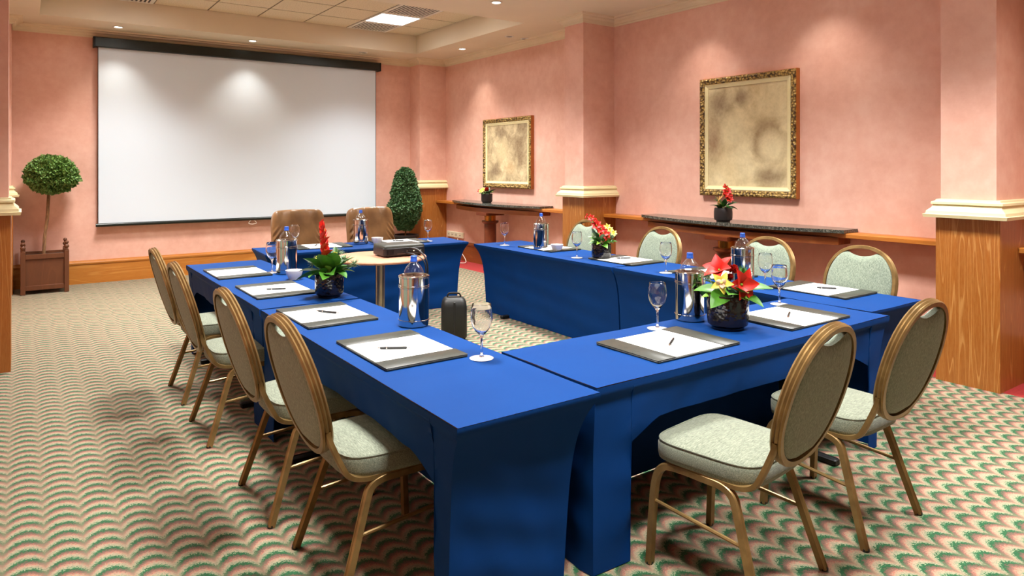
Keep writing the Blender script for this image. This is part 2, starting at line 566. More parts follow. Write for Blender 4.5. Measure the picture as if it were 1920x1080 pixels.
# soffit with the raised tray
m = MB()
m.box(XL, XR, YF, TY0, ZS, ZT + 0.1)
m.box(XL, XR, TY1, YB, ZS, ZT + 0.1)
m.box(XL, TX0, TY0, TY1, ZS, ZT + 0.1)
m.box(TX1, XR, TY0, TY1, ZS, ZT + 0.1)
m.box(TX0, TX1, TY0, TY1, ZT + 0.025, ZT + 0.1)
ceil = struct(m.build('ceiling', 'ceiling'), 'cream ceiling with a raised tray of square tiles', 'ceiling')
MB().box(TX0, TX1, TY0, TY1, ZT + 0.0042, ZT + 0.024).build('tile_grid_backing', 'seam', ceil)
gx = [TX0, 0.755, 1.43, 2.105, 2.78, 3.455, 4.13, 4.805, TX1]
gy = [TY0, 7.69, 8.36, 9.03, 9.70, TY1]
troffers, vents = [], []
tile_mesh = {}
for i in range(8):
    for j in range(5):
        x0, x1, y0, y1 = gx[i], gx[i + 1], gy[j], gy[j + 1]
        if i in (1, 6) and j in (1, 3):
            troffers.append((x0, x1, y0, y1, ZT))
            continue
        if i in (1, 6) and j in (2, 4):
            vents.append((x0, x1, y0, y1, ZT))
            continue
        key = (round(x1 - x0, 3), round(y1 - y0, 3))
        if key not in tile_mesh:
            a, b = key[0] / 2 - 0.010, key[1] / 2 - 0.013
            tile_mesh[key] = MB().rbox(-a, a, -b, b, 0, 0.004, 0.0012).mesh('ceiling_tile', 'tile', 0)
        place(tile_mesh[key], 'ceiling_tile', ceil, ((x0 + x1) / 2, (y0 + y1) / 2, ZT))

# crown moulding swept round walls and pillars
def crown_sweep(path, name, label, flip=1):
    prof = [(0, 0), (0.012, 0), (0.02, 0.018), (0.03, 0.02), (0.042, 0.045), (0.07, 0.062), (0.078, 0.078), (0.105, 0.085), (0.115, 0.105), (0, 0.105)]
    n = len(path)
    vs_, fs_ = [], []
    for i, p in enumerate(path):
        p = Vector((p[0], p[1]))
        d0 = (p - Vector(path[i - 1][:2])).normalized() if i > 0 else None
        d1 = (Vector(path[i + 1][:2]) - p).normalized() if i < n - 1 else None
        d0 = d0 or d1
        d1 = d1 or d0
        n0, n1 = Vector((-d0.y, d0.x)), Vector((-d1.y, d1.x))
        mi = (n0 + n1) / (1 + n0.dot(n1))
        for u, h in prof:
            q = p + mi * u * flip
            vs_.append((q.x, q.y, ZC + h))
    k = len(prof)
    for i in range(n - 1):
        for j in range(k):
            fs_.append((i * k + j, (i + 1) * k + j, (i + 1) * k + (j + 1) % k, i * k + (j + 1) % k))
    fs_ += [tuple(range(k - 1, -1, -1)), tuple(range((n - 1) * k, n * k))]
    return struct(MB().add(vs_, fs_).build(name, 'crown', sharp=25), label, 'moulding')
SH = 0.04                              # how far a plinth stands out from its shaft
pillars_r = [(1.985, 2.405), (6.405, 6.815), (10.70, YB)]
path = [(XR, YF)]
for y0, y1 in pillars_r:
    s = SH * 0.7
    path += [(XR, y0 + s), (XC + 0.015, y0 + s)]
    if y1 < YB - 0.1:
        path += [(XC + 0.015, y1 - s), (XR, y1 - s)]
    else:
        path += [(XC + 0.015, YB)]
path += [(-0.11, YB), (-0.11, 10.63), (XL, 10.63), (XL, 7.05), (-0.085, 7.05), (-0.085, 6.68), (XL, 6.68), (XL, YF)]
crown_sweep(path, 'trim_2', 'cream stepped crown moulding running round the walls and pillars')

def pillar(idx, x0, x1, y0, y1, side, label):
    """pink shaft, wooden plinth and moulded cap; side = +1 when the wall lies at x1"""
    root = thing('trim_%d' % idx, label, 'pillar', ((x0 + x1) / 2, (y0 + y1) / 2, 0))
    root['kind'] = 'structure'
    cx, cy = (x0 + x1) / 2, (y0 + y1) / 2
    s = SH * 0.7
    sx0, sx1 = (x0 + 0.015, x1) if side > 0 else (x0, x1 - 0.015)
    far = y1 >= YB - 0.01
    m = MB().box(sx0 - cx, sx1 - cx, y0 + s - cy, (y1 if far else y1 - s) - cy, 1.34, ZS)
    m.build('shaft', 'wall', root)
    m = MB().box(x0 - cx, x1 - cx, y0 - cy, y1 - cy, 0, 1.235)
    m.build('plinth', 'wood', root)
    # cap : stacked mitred mouldings
    lv = [(1.222, 0.062), (1.245, 0.068), (1.25, 0.052), (1.27, 0.048), (1.295, 0.022), (1.318, 0.012), (1.322, 0.026), (1.338, 0.024), (1.345, 0.004), (1.356, 0.0), (1.36, -0.03)]
    v, f = [], []
    for z, e in lv:
        ex0 = x0 - e if side > 0 else x0
        ex1 = x1 if side > 0 else x1 + e
        ey0 = y0 - e
        ey1 = y1 if far else y1 + e
        v += [(ex0 - cx, ey0 - cy, z), (ex1 - cx, ey0 - cy, z), (ex1 - cx, ey1 - cy, z), (ex0 - cx, ey1 - cy, z)]
    for k in range(len(lv) - 1):
        for i in range(4):
            f.append((k * 4 + i, k * 4 + (i + 1) % 4, k * 4 + 4 + (i + 1) % 4, k * 4 + 4 + i))
    f += [(3, 2, 1, 0), tuple(range(len(v) - 4, len(v)))]
    MB().add(v, f).build('cap', 'cap', root, sharp=20)
    return root
pillar(3, XC, XR, 1.985, 2.405, 1, 'pink pillar on a limed wood plinth with ivory cap, nearest on the right wall')
pillar(4, XC, XR, 6.405, 6.815, 1, 'pink pillar on a wood plinth between the two framed pictures')
pillar(5, XC, XR, 10.70, YB, 1, 'pink corner pillar on a wood plinth beside the cone topiary')
pillar(6, XL, -0.075, 6.66, 7.08, -1, 'pink pillar on a honey wood plinth at the left edge')
pillar(7, XL, -0.10, 10.62, YB, -1, 'pink corner pillar behind the ball topiary')

# baseboards
def baseboard_x(name, x0, x1, y, label, s=-1):
    m = MB()
    prof = [(0, 0), (0.022, 0), (0.022, 0.26), (0.03, 0.265), (0.034, 0.285), (0.028, 0.30), (0.014, 0.305), (0.010, 0.318), (0, 0.318)]
    k = len(prof)
    v = [(x, y + s * d, z) for x in (x0, x1) for d, z in prof]
    f = [(j, (j + 1) % k, k + (j + 1) % k, k + j) for j in range(k)]
    f += [tuple(range(k - 1, -1, -1)), tuple(range(k, 2 * k))]
    return struct(m.add(v, f).build(name, 'wood_h', sharp=30), label, 'baseboard')
baseboard_x('baseboard_back', -0.10, XC, YB, 'tall honey pine baseboard under the projection screen')
def baseboard_y(name, y0, y1, x, label, s=-1):
    prof = [(0, 0), (0.022, 0), (0.022, 0.26), (0.03, 0.265), (0.034, 0.285), (0.028, 0.30), (0.014, 0.305), (0.010, 0.318), (0, 0.318)]
    k = len(prof)
    v = [(x + s * d, y, z) for y in (y0, y1) for d, z in prof]
    f = [(j, (j + 1) % k, k + (j + 1) % k, k + j) for j in range(k)]
    f += [tuple(range(k - 1, -1, -1)), tuple(range(k, 2 * k))]
    return MB().add(v, f).build(name, 'wood_mid' if s < 0 else 'wood_y', sharp=30)
bb = struct(baseboard_y('baseboard_right', YF, 1.985, XR, ''), 'brown wooden baseboard along the right wall', 'baseboard')
for y0, y1 in ((2.405, 6.405), (6.815, 10.70)):
    o = baseboard_y('baseboard_section', y0, y1, XR, '')
    o.parent = bb
bl = struct(baseboard_y('baseboard_left', YF, 6.66, XL, '', 1), 'wooden baseboard along the left wall', 'baseboard')
o = baseboard_y('baseboard_section', 7.08, 10.62, XL, '', 1)
o.parent = bl

# ------------------------------------------------------------------ lamps in the ceiling
dl_ring = MB().lathe([(0.046, 0.0), (0.066, 0.0), (0.069, -0.004), (0.066, -0.008), (0.05, -0.010), (0.046, -0.004)], 24, close=True).mesh('trim_ring', 'white_metal')
dl_lens = MB().lathe([(0.0, -0.003), (0.03, -0.005), (0.047, -0.003), (0.047, 0.0)], 20).mesh('lens', 'bulb')
dl_dead = MB().lathe([(0.0, -0.003), (0.03, -0.005), (0.047, -0.003), (0.047, 0.0)], 20).mesh('lens', 'blackmetal')
def downlight(x, y, label, lit=True, power=1.0, z=ZS):
    t = thing('downlight', label, 'downlight', (x, y, z), 0, 'recessed ceiling downlights')
    place(dl_ring, 'trim_ring', t)
    place(dl_lens if lit else dl_dead, 'lens', t)
    if lit:
        L = bpy.data.lights.new('downlight_lamp', 'SPOT')
        L.energy = DOWN_W * power
        L.color = DOWN_COL
        L.spot_size = R(92)
        L.spot_blend = 1.0
        L.shadow_soft_size = 0.045
        place(L, 'downlight_lamp', t, (0, 0, -0.03))
downlight(1.05, 10.64, 'small lit downlight above the left end of the projection screen')
downlight(2.80, 10.65, 'small lit downlight above the middle of the projection screen')
downlight(4.58, 10.70, 'small unlit downlight above the right end of the projection screen', False)
downlight(5.72, 9.45, 'small lit downlight in the corner above the far framed picture')
downlight(5.73, 8.16, 'small unlit downlight in front of the pillar between the pictures', False)
downlight(6.02, 8.18, 'tiny unlit downlight close to the crown moulding', False)
downlight(4.42, 6.55, 'lit downlight at the top edge nearest the ceiling tray')
out = 'unseen recessed round downlight outside the picture above the room'
for x, y in ((5.72, 4.95), (5.72, 3.55), (5.72, 1.3), (5.72, -0.6), (-0.2, 9.4), (-0.2, 5.0), (-0.2, 2.8), (-0.2, 0.4),
             (1.5, 6.55), (1.5, 4.4), (4.42, 4.4), (1.5, 2.3), (4.42, 2.3), (3.0, 3.4), (3.0, 5.5), (1.5, 0.2), (4.42, 0.2), (3.0, 1.2)):
    downlight(x, y, out, power=0.35 if (x < 0 or y < 1.0) else 1.0)  # unseen: some read from wall light pools, the rest added to light the room

# fluorescent panels in the tray and, nearer the viewer, unseen added ones flush in the ceiling
def troffer(x0, x1, y0, y1, z, label):
    cx, cy = (x0 + x1) / 2, (y0 + y1) / 2
    a, b = (x1 - x0) / 2 - 0.008, (y1 - y0) / 2 - 0.008
    t = thing('ceiling_light_panel', label, 'ceiling light', (cx, cy, z), 0, 'fluorescent ceiling panels')
    m = MB()
    for q in ((-a, a, -b, -b + 0.03), (-a, a, b - 0.03, b), (-a, -a + 0.03, -b + 0.03, b - 0.03), (a - 0.03, a, -b + 0.03, b - 0.03)):
        m.box(*q, -0.006, 0.012)
    m.build('frame', 'white_metal', t)
    MB().box(-a + 0.03, a - 0.03, -b + 0.03, b - 0.03, 0.0, 0.0035).build('diffuser', 'panel', t)
    L = bpy.data.lights.new('panel_lamp', 'AREA')
    L.shape = 'SQUARE'
    L.size = 2 * min(a, b) - 0.07
    L.energy = PANEL_W
    L.color = PANEL_COL
    L.spread = R(108)
    place(L, 'panel_lamp', t, (0, 0, -0.014))
    lm = MB().box(-a + 0.03, a - 0.03, -0.004, 0.004, -0.012, -0.001).mesh('louvre_blade', 'chrome', 0)
    for k in range(1, 4):
        place(lm, 'louvre_blade', t, (0, -b + 2 * b * k / 4, 0))
    lm2 = MB().box(-0.003, 0.003, -b + 0.03, b - 0.03, -0.010, -0.001).mesh('louvre_blade', 'chrome', 0)
    for k in range(1, 7):
        place(lm2, 'louvre_blade', t, (-a + 2 * a * k / 7, 0, 0))
for q in troffers:
    far = q[2] > 9
    right = q[0] > 3
    troffer(*q, ('bright square louvred light panel between two air vents in the tray' if far else 'light panel half hidden behind the near edge of the tray')
            if right else 'louvred light panel on the far left side of the tray outside the picture')
for x, y in ((1.6, 5.4), (4.3, 5.4), (1.6, 3.3), (4.3, 3.3), (1.6, 1.2), (4.3, 1.2)):  # unseen panels added for soft light on the tables
    troffer(x - 0.3, x + 0.3, y - 0.3, y + 0.3, ZS - 0.012, 'added unseen louvred light panel in the ceiling above the tables outside the picture')

def vent(x0, x1, y0, y1, z, label):
    cx, cy = (x0 + x1) / 2, (y0 + y1) / 2
    a, b = (x1 - x0) / 2 - 0.008, (y1 - y0) / 2 - 0.008
    t = thing('air_vent', label, 'vent', (cx, cy, z), 0, 'ceiling air vents')
    m = MB()
    for q in ((-a, a, -b, -b + 0.05), (-a, a, b - 0.05, b), (-a, -a + 0.05, -b + 0.05, b - 0.05), (a - 0.05, a, -b + 0.05, b - 0.05)):
        m.box(*q, -0.006, 0.012)
    m.build('frame', 'white_metal', t)
    MB().box(-a + 0.05, a - 0.05, -b + 0.05, b - 0.05, 0.0, 0.003).build('duct_opening', 'blackmetal', t)
    sl = MB().box(-0.011, 0.011, -b + 0.05, b - 0.05, -0.006, -0.002).mesh('slat', 'white_metal', 0)
    n = 11
    for k in range(n):
        place(sl, 'slat', t, (-a + 0.085 + (2 * a - 0.17) * k / (n - 1), 0, 0))
for q in vents:
    far = q[2] > 9.5
    vent(*q, ('slatted square air vent beside the back edge of the ceiling tray' if far else 'slatted square air vent nearest the viewer in the tray')
         if q[0] > 3 else 'slatted air vent on the far left side of the tray outside the picture')

# ------------------------------------------------------------------ projection screen
t = thing('projection_screen', 'large white pull-down projection screen with a dark casing', 'projection screen', (2.89, YB - 0.1, 0))
c = MB().rbox(-2.09, 2.10, -0.06, 0.09, 3.235, 3.37, 0.008).build('casing', 'screen_case', t)
for sx in (-2.094, 2.104):
    MB().rbox(sx - 0.012, sx + 0.012, -0.064, 0.092, 3.23, 3.373, 0.004).build('end_cap', 'blackmetal', c)
def scr(u, v):
    x = -2.045 + 4.085 * u
    return (x, 0.012 * math.sin(u * 9) * (1 - v) * 0.2 + 0.0, 3.24 - 2.43 * v)
MB().grid(scr, 24, 10).build('screen_fabric', 'screen', t)
for sx in (-2.047, 2.042):
    MB().box(sx - 0.004, sx + 0.004, -0.002, 0.002, 0.80, 3.24).build('side_border', 'black', t, sharp=0)
MB().tube([(-2.075, 0, 0.797), (2.06, 0, 0.797)], 0.024, 12).build('bottom_bar', 'screen_case', t)
MB().tube(smooth_path([(-0.02, -0.005, 0.78), (-0.06, -0.01, 0.73), (0.0, -0.012, 0.715), (0.06, -0.01, 0.73), (0.02, -0.005, 0.78)]), 0.004, 6).build('pull_handle', 'white_cable', t)

# ------------------------------------------------------------------ wall shelves, granite consoles
def shelf(y0, y1, label):
    return tag(MB().rbox(5.935, XR - 0.001, y0, y1, 0.965, 1.008, 0.006).build('wall_shelf', 'wood_y'), label, 'shelf', 'pine wall shelves')
shelf(6.816, 10.699, 'narrow pine wall shelf behind the far granite console, under the smaller picture')
shelf(2.406, 6.404, 'narrow pine wall shelf behind the near granite console, under the larger picture')
shelf(YF, 1.984, 'pine wall shelf end at the right picture edge beyond the near pillar')
def console(yc, half, label):
    t = thing('console_table', label, 'console table', (6.14, yc, 0), 0, 'granite console tables')
    def outline(h, d0, d1, n=24):
        pts = [(-0.001, h), (-d0, h)]
        for i in range(1, n):
            s = 1 - 2 * i / n
            pts.append((-d0 - (d1 - d0) * (1 - s * s), h * s))
        pts += [(-d0, -h), (-0.001, -h)]
        return pts
    MB().prism(outline(half, 0.235, 0.46), 1.009, 1.040).build('granite_top', 'granite', t, sharp=30)
    MB().prism(outline(half - 0.07, 0.2, 0.41), 0.90, 0.964).build('apron', 'wood_mid', t, sharp=30)
    MB().rbox(-0.44, -0.10, -0.14, 0.14, 0.855, 0.899, 0.004).build('bracket_plate', 'wood_dark', t)
    MB().lathe([(0.085, 0.77), (0.085, 0.855)], 24, (-0.27, 0, 0)).build('brass_collar', 'brass', t)
    MB().lathe([(0.09, 0.0), (0.115, 0.02), (0.095, 0.05), (0.092, 0.72), (0.13, 0.745), (0.13, 0.77), (0.085, 0.772)], 28, (-0.27, 0, 0)).build('pedestal', 'wood_dark', t)
    return t
console(8.87, 1.21, 'dark granite topped console on a pedestal below the smaller picture')
console(4.50, 1.22, 'dark granite topped console on a pedestal below the larger picture')

# ------------------------------------------------------------------ pictures
def picture(yc, zc_, wd, ht, mat, label):
    t = thing('framed_picture', label, 'picture', (XR - 0.001, yc, zc_), 0)
    fw, lw = 0.062, 0.045
    def ring(wd, ht, fw, prof, name, mat):
        # four mitred rails, each its own piece; prof = (inward, depth)
        cs = [(-wd / 2, -ht / 2, 1, 1), (wd / 2, -ht / 2, -1, 1), (wd / 2, ht / 2, -1, -1), (-wd / 2, ht / 2, 1, -1)]
        for i in range(4):
            a, b = cs[i], cs[(i + 1) % 4]
            v = []
            for (y, z, sy, sz) in (a, b):
                for u, d in prof:
                    v.append((-d, y + sy * u, z + sz * u))
            k = len(prof)
            f = [(j, (j + 1) % k, k + (j + 1) % k, k + j) for j in range(k)] + [tuple(range(k - 1, -1, -1)), tuple(range(k, 2 * k))]
            MB().add(v, f).build(name, mat, t, sharp=25)
    ring(wd, ht, fw, [(0, 0.0), (0.0, 0.052), (0.002, 0.056), (0.012, 0.0561), (0.012, 0.0)], 'frame_edge', 'frame_side')
    ring(wd - 0.006, ht - 0.006, fw, [(0.0, 0.054), (0.008, 0.066), (0.022, 0.070), (0.036, 0.062), (0.045, 0.064), (fw, 0.054), (fw, 0.04), (0.0, 0.04)], 'frame_rail', 'gilt')
    ring(wd - 2 * fw, ht - 2 * fw, lw, [(-0.004, 0.046), (0.012, 0.054), (0.02, 0.050), (lw, 0.044), (lw, 0.03), (-0.004, 0.03)], 'liner', 'liner')
    a, b = wd / 2 - fw - lw + 0.004, ht / 2 - fw - lw + 0.004
    MB().box(-0.038, -0.02, -a, a, -b, b).build('canvas', mat, t, sharp=0)
    MB().box(-0.02, -0.001, -a - 0.05, a + 0.05, -b - 0.05, b + 0.05).build('backing_board', 'frame_side', t, sharp=0)
pm2 = mk_paint('abstract_sepia_wash_large', [
    (0.34, 0.34, 0.26, 0.26, srgb(112, 84, 56), 0.8, 0.85), (0.42, -0.02, 0.16, 0.30, srgb(132, 92, 60), 0.8, 0.75),
    (0.06, 0.40, 0.14, 0.14, srgb(120, 92, 60), 0.7, 0.8), (0.14, 0.08, 0.20, 0.22, srgb(224, 208, 162), 0.6, 0.9),
    (-0.26, -0.08, 0.24, 0.26, srgb(150, 122, 82), 0.3, 0.8), (-0.30, -0.12, 0.20, 0.20, srgb(228, 212, 166), 0.5, 0.95),
    (-0.28, -0.42, 0.26, 0.14, srgb(120, 94, 62), 0.8, 0.85), (0.22, -0.36, 0.16, 0.20, srgb(222, 200, 150), 0.7, 0.8)],
    srgb(196, 174, 126), srgb(232, 216, 170), 2.6)
pm1 = mk_paint('abstract_sepia_wash_small', [
    (0.2, 0.30, 0.20, 0.12, srgb(110, 84, 58), 0.8, 0.7), (0.12, 0.02, 0.20, 0.24, srgb(216, 194, 148), 0.7, 0.85),
    (-0.34, 0.1, 0.22, 0.44, srgb(124, 98, 66), 0.8, 0.75), (0.34, -0.28, 0.22, 0.16, srgb(108, 82, 58), 0.8, 0.7),
    (-0.08, -0.22, 0.22, 0.14, srgb(200, 166, 118), 0.8, 0.7)],
    srgb(140, 116, 82), srgb(224, 204, 160), 5.5)
picture(8.77, 1.81, 1.30, 1.09, pm1, 'smaller gilt framed sepia picture above the far console')
picture(4.44, 1.92, 1.17, 1.27, pm2, 'larger gilt framed sepia picture above the near console')

# ------------------------------------------------------------------ power sockets and white cable by the corner
t = thing('socket_strip', 'cream power socket strip on the right wall near the corner pillar', 'power socket', (XR - 0.001, 10.36, 0.42))
MB().rbox(-0.03, 0, -0.27, 0.27, -0.05, 0.05, 0.006).build('trunking', 'socket', t)
pl = MB().rbox(-0.042, -0.0302, -0.062, 0.062, -0.045, 0.045, 0.004).mesh('socket_plate', 'socket')
for k in range(4):
    p = place(pl, 'socket_plate', t, (0, -0.195 + 0.13 * k, 0))
    MB().box(-0.0435, -0.0425, -0.02, 0.02, -0.004, 0.004).build('slot', 'black', p, sharp=0)
tag(MB().tube(smooth_path([(6.11, 10.25, 0.36), (6.06, 10.1, 0.20), (6.02, 9.85, 0.06), (5.95, 9.75, 0.014), (5.85, 9.9, 0.012), (5.82, 10.2, 0.012), (5.9, 10.4, 0.012)]), 0.006, 6)
    .build('power_cable', 'white_cable'), 'thin white cable looping from the wall sockets to the red carpet', 'cable')

# ------------------------------------------------------------------ tables and stretch covers
TZ = 0.745
def sstep(a, b, x):
    t = max(0.0, min(1.0, (x - a) / (b - a)))
    return t * t * (3 - 2 * t)
def table(cx, cy, ln, wd, rz, arch, label, clabel, seed, gap=0.19, near=0.52, flat=''):
    """ln along local x, wd along local y; arch = sides ('S','N') left open for chairs"""
    t = thing('banquet_table', label, 'table', (cx, cy, 0), rz, 'banquet tables')
    hx, hy = ln / 2, wd / 2
    MB().rbox(-hx + 0.012, hx - 0.012, -hy + 0.012, hy - 0.012, TZ - 0.034, TZ - 0.006, 0.004).build('tabletop', 'wood_h', t)
    for s in (-1, 1):
        x = s * (hx - (near if s < 0 else 0.52))
        g = MB().rbox(x - 0.025, x + 0.025, -0.03, 0.03, 0.03, TZ - 0.05, 0.004)
        g.rbox(x - 0.02, x + 0.02, -hy + 0.14, hy - 0.14, TZ - 0.06, TZ - 0.036, 0.003)
        lg = g.build('leg', 'blackmetal', t)
        e = 0.16 if (s < 0 and near < 0.3) else 0.02
        MB().rbox(x - 0.025, x + 0.025, -hy + e, hy - e, 0.0, 0.035, 0.006).build('foot', 'blackmetal', lg)
    rng = random.Random(seed)
    ph = [rng.uniform(0, 6.28) for _ in range(12)]
    def inset(side, s):
        if side in arch:
            return 0.002 + 0.013 * sstep(0.034, 0.046, s) + 0.01 * sstep(0.05, 0.3, s)
        if side in flat:
            return 0.003
        return 0.004 + 0.075 * (1 - math.exp(-max(0, s - 0.02) / 0.11)) + 0.035 * s
    m = MB()
    # top with a soft rolled edge
    top = TZ
    nx, ny = 40, 14
    def topf(u, v):
        x, y = (-hx + 0.006 + (ln - 0.012) * u), (-hy + 0.006 + (wd - 0.012) * v)
        e = min(hx - abs(x), hy - abs(y))
        z = top - 0.004 * (1 - sstep(0, 0.02, e)) + 0.0012 * math.sin(x * 9 + ph[0]) * math.sin(y * 14 + ph[1])
        # crease lines a hand's width inside the long edges
        z -= 0.0012 * math.exp(-((hy - 0.07 - abs(y)) / 0.008) ** 2)
        return (x, y, z)
    m.grid(topf, nx, ny)
    H = top - 0.008
    def side(name, nu, rows):
        sign = {'S': -1, 'N': 1, 'W': -1, 'E': 1}[name]
        longs = name in 'SN'
        half = hx if longs else hy
        us = [i / nu for i in range(nu + 1)]
        if name in arch:
            g = gap / (2 * half)
            us = [k / 6 * g for k in range(7)] + [g + 0.0008 + (1 - 2 * g - 0.0016) * k / nu for k in range(nu + 1)] + [1 - g + k / 6 * g for k in range(7)]
        V = []
        for u in us:
            depth = H
            if name in arch:
                du = min(u, 1 - u) * 2 * half - gap
                if du > 0.0001:
                    depth = 0.185 + 0.075 * max(0.0, 1 - du / 0.16)
            for r in range(rows + 1):
                q = (r / rows) ** 1.4
                s = q * depth
                z = top - 0.004 - s
                i0 = inset('W' if longs else 'S', s)
                i1 = inset('E' if longs else 'N', s)
                i2 = inset(name, s)
                if name in arch:
                    g2 = gap / (2 * half)
                    a = -half + 2 * half * u + i0 * max(0.0, 1 - u / g2) - i1 * max(0.0, 1 - (1 - u) / g2)
                else:
                    a = -half + i0 + (2 * half - i0 - i1) * u
                edge = sstep(0, 0.12, min(u, 1 - u))
                k = sstep(0.02, 0.2, s) * edge
                fold = 0.006 * k * (math.sin(u * 2 * half * 5.5 + ph[2] + sign) + 0.6 * math.sin(u * 2 * half * 13 + ph[3] + s * 5) + 0.3 * math.sin(u * 2 * half * 31 + s * 22 + ph[4]))
                fold += 0.004 * sstep(0.1, 0.3, s) * math.sin(s * 34 + 7 * u + ph[5]) * edge
                b = sign * (half_other(longs) - i2 + fold)
                V.append((a, b, z) if longs else (b, a, z))
        k = rows + 1
        fs = []
        for i in range(len(us) - 1):
            for r in range(rows):
                q = (i * k + r, (i + 1) * k + r, (i + 1) * k + r + 1, i * k + r + 1)
                fs.append(q if name in 'NW' else q[::-1])
        m.add(V, fs)
    def half_other(longs):
        return hy if longs else hx
    side('S', 44, 26); side('N', 44, 26); side('W', 16, 26); side('E', 16, 26)
    c = m.build('table_cover', 'blue', None, (cx, cy, 0), (0, 0, rz), sharp=60)
    tag(c, clabel, 'table cover', 'royal blue stretch table covers')
    return t
A90 = R(90)
# local S side turns to face +X after a 90 degree turn, N side faces -X
table(1.478, 3.095, 2.30, 0.64, A90, 'N', 'banquet table under the blue cover nearest the viewer in the left row', 'royal blue stretch cover on the near left table, corner pointing at the viewer', 1, near=0.2, flat='E')
table(1.478, 5.405, 2.29, 0.64, A90, 'N', 'banquet table under the blue cover at the far end of the left row', 'royal blue stretch cover on the far left table under the white bowl', 2, flat='W')
table(2.942, 2.318, 2.266, 0.66, 0, 'S', 'banquet table under the blue cover with the big red amaryllis', 'royal blue stretch cover on the front table under the big red amaryllis', 3, 0.2, near=0.14, flat='W')
table(4.405, 3.195, 2.20, 0.65, A90, 'S', 'banquet table under the blue cover at the near end of the right row', 'royal blue stretch cover on the right row corner table by the near pillar', 4, flat='E')
table(4.405, 5.405, 2.20, 0.65, A90, 'S', 'banquet table under the blue cover at the far end of the right row', 'royal blue stretch cover on the far right table below the smaller picture', 5, flat='W')
table(3.06, 7.12, 2.24, 0.66, R(-4), 'N', 'banquet table under the blue cover in front of the leather chairs', 'royal blue stretch cover on the back table in front of the leather chairs', 6)

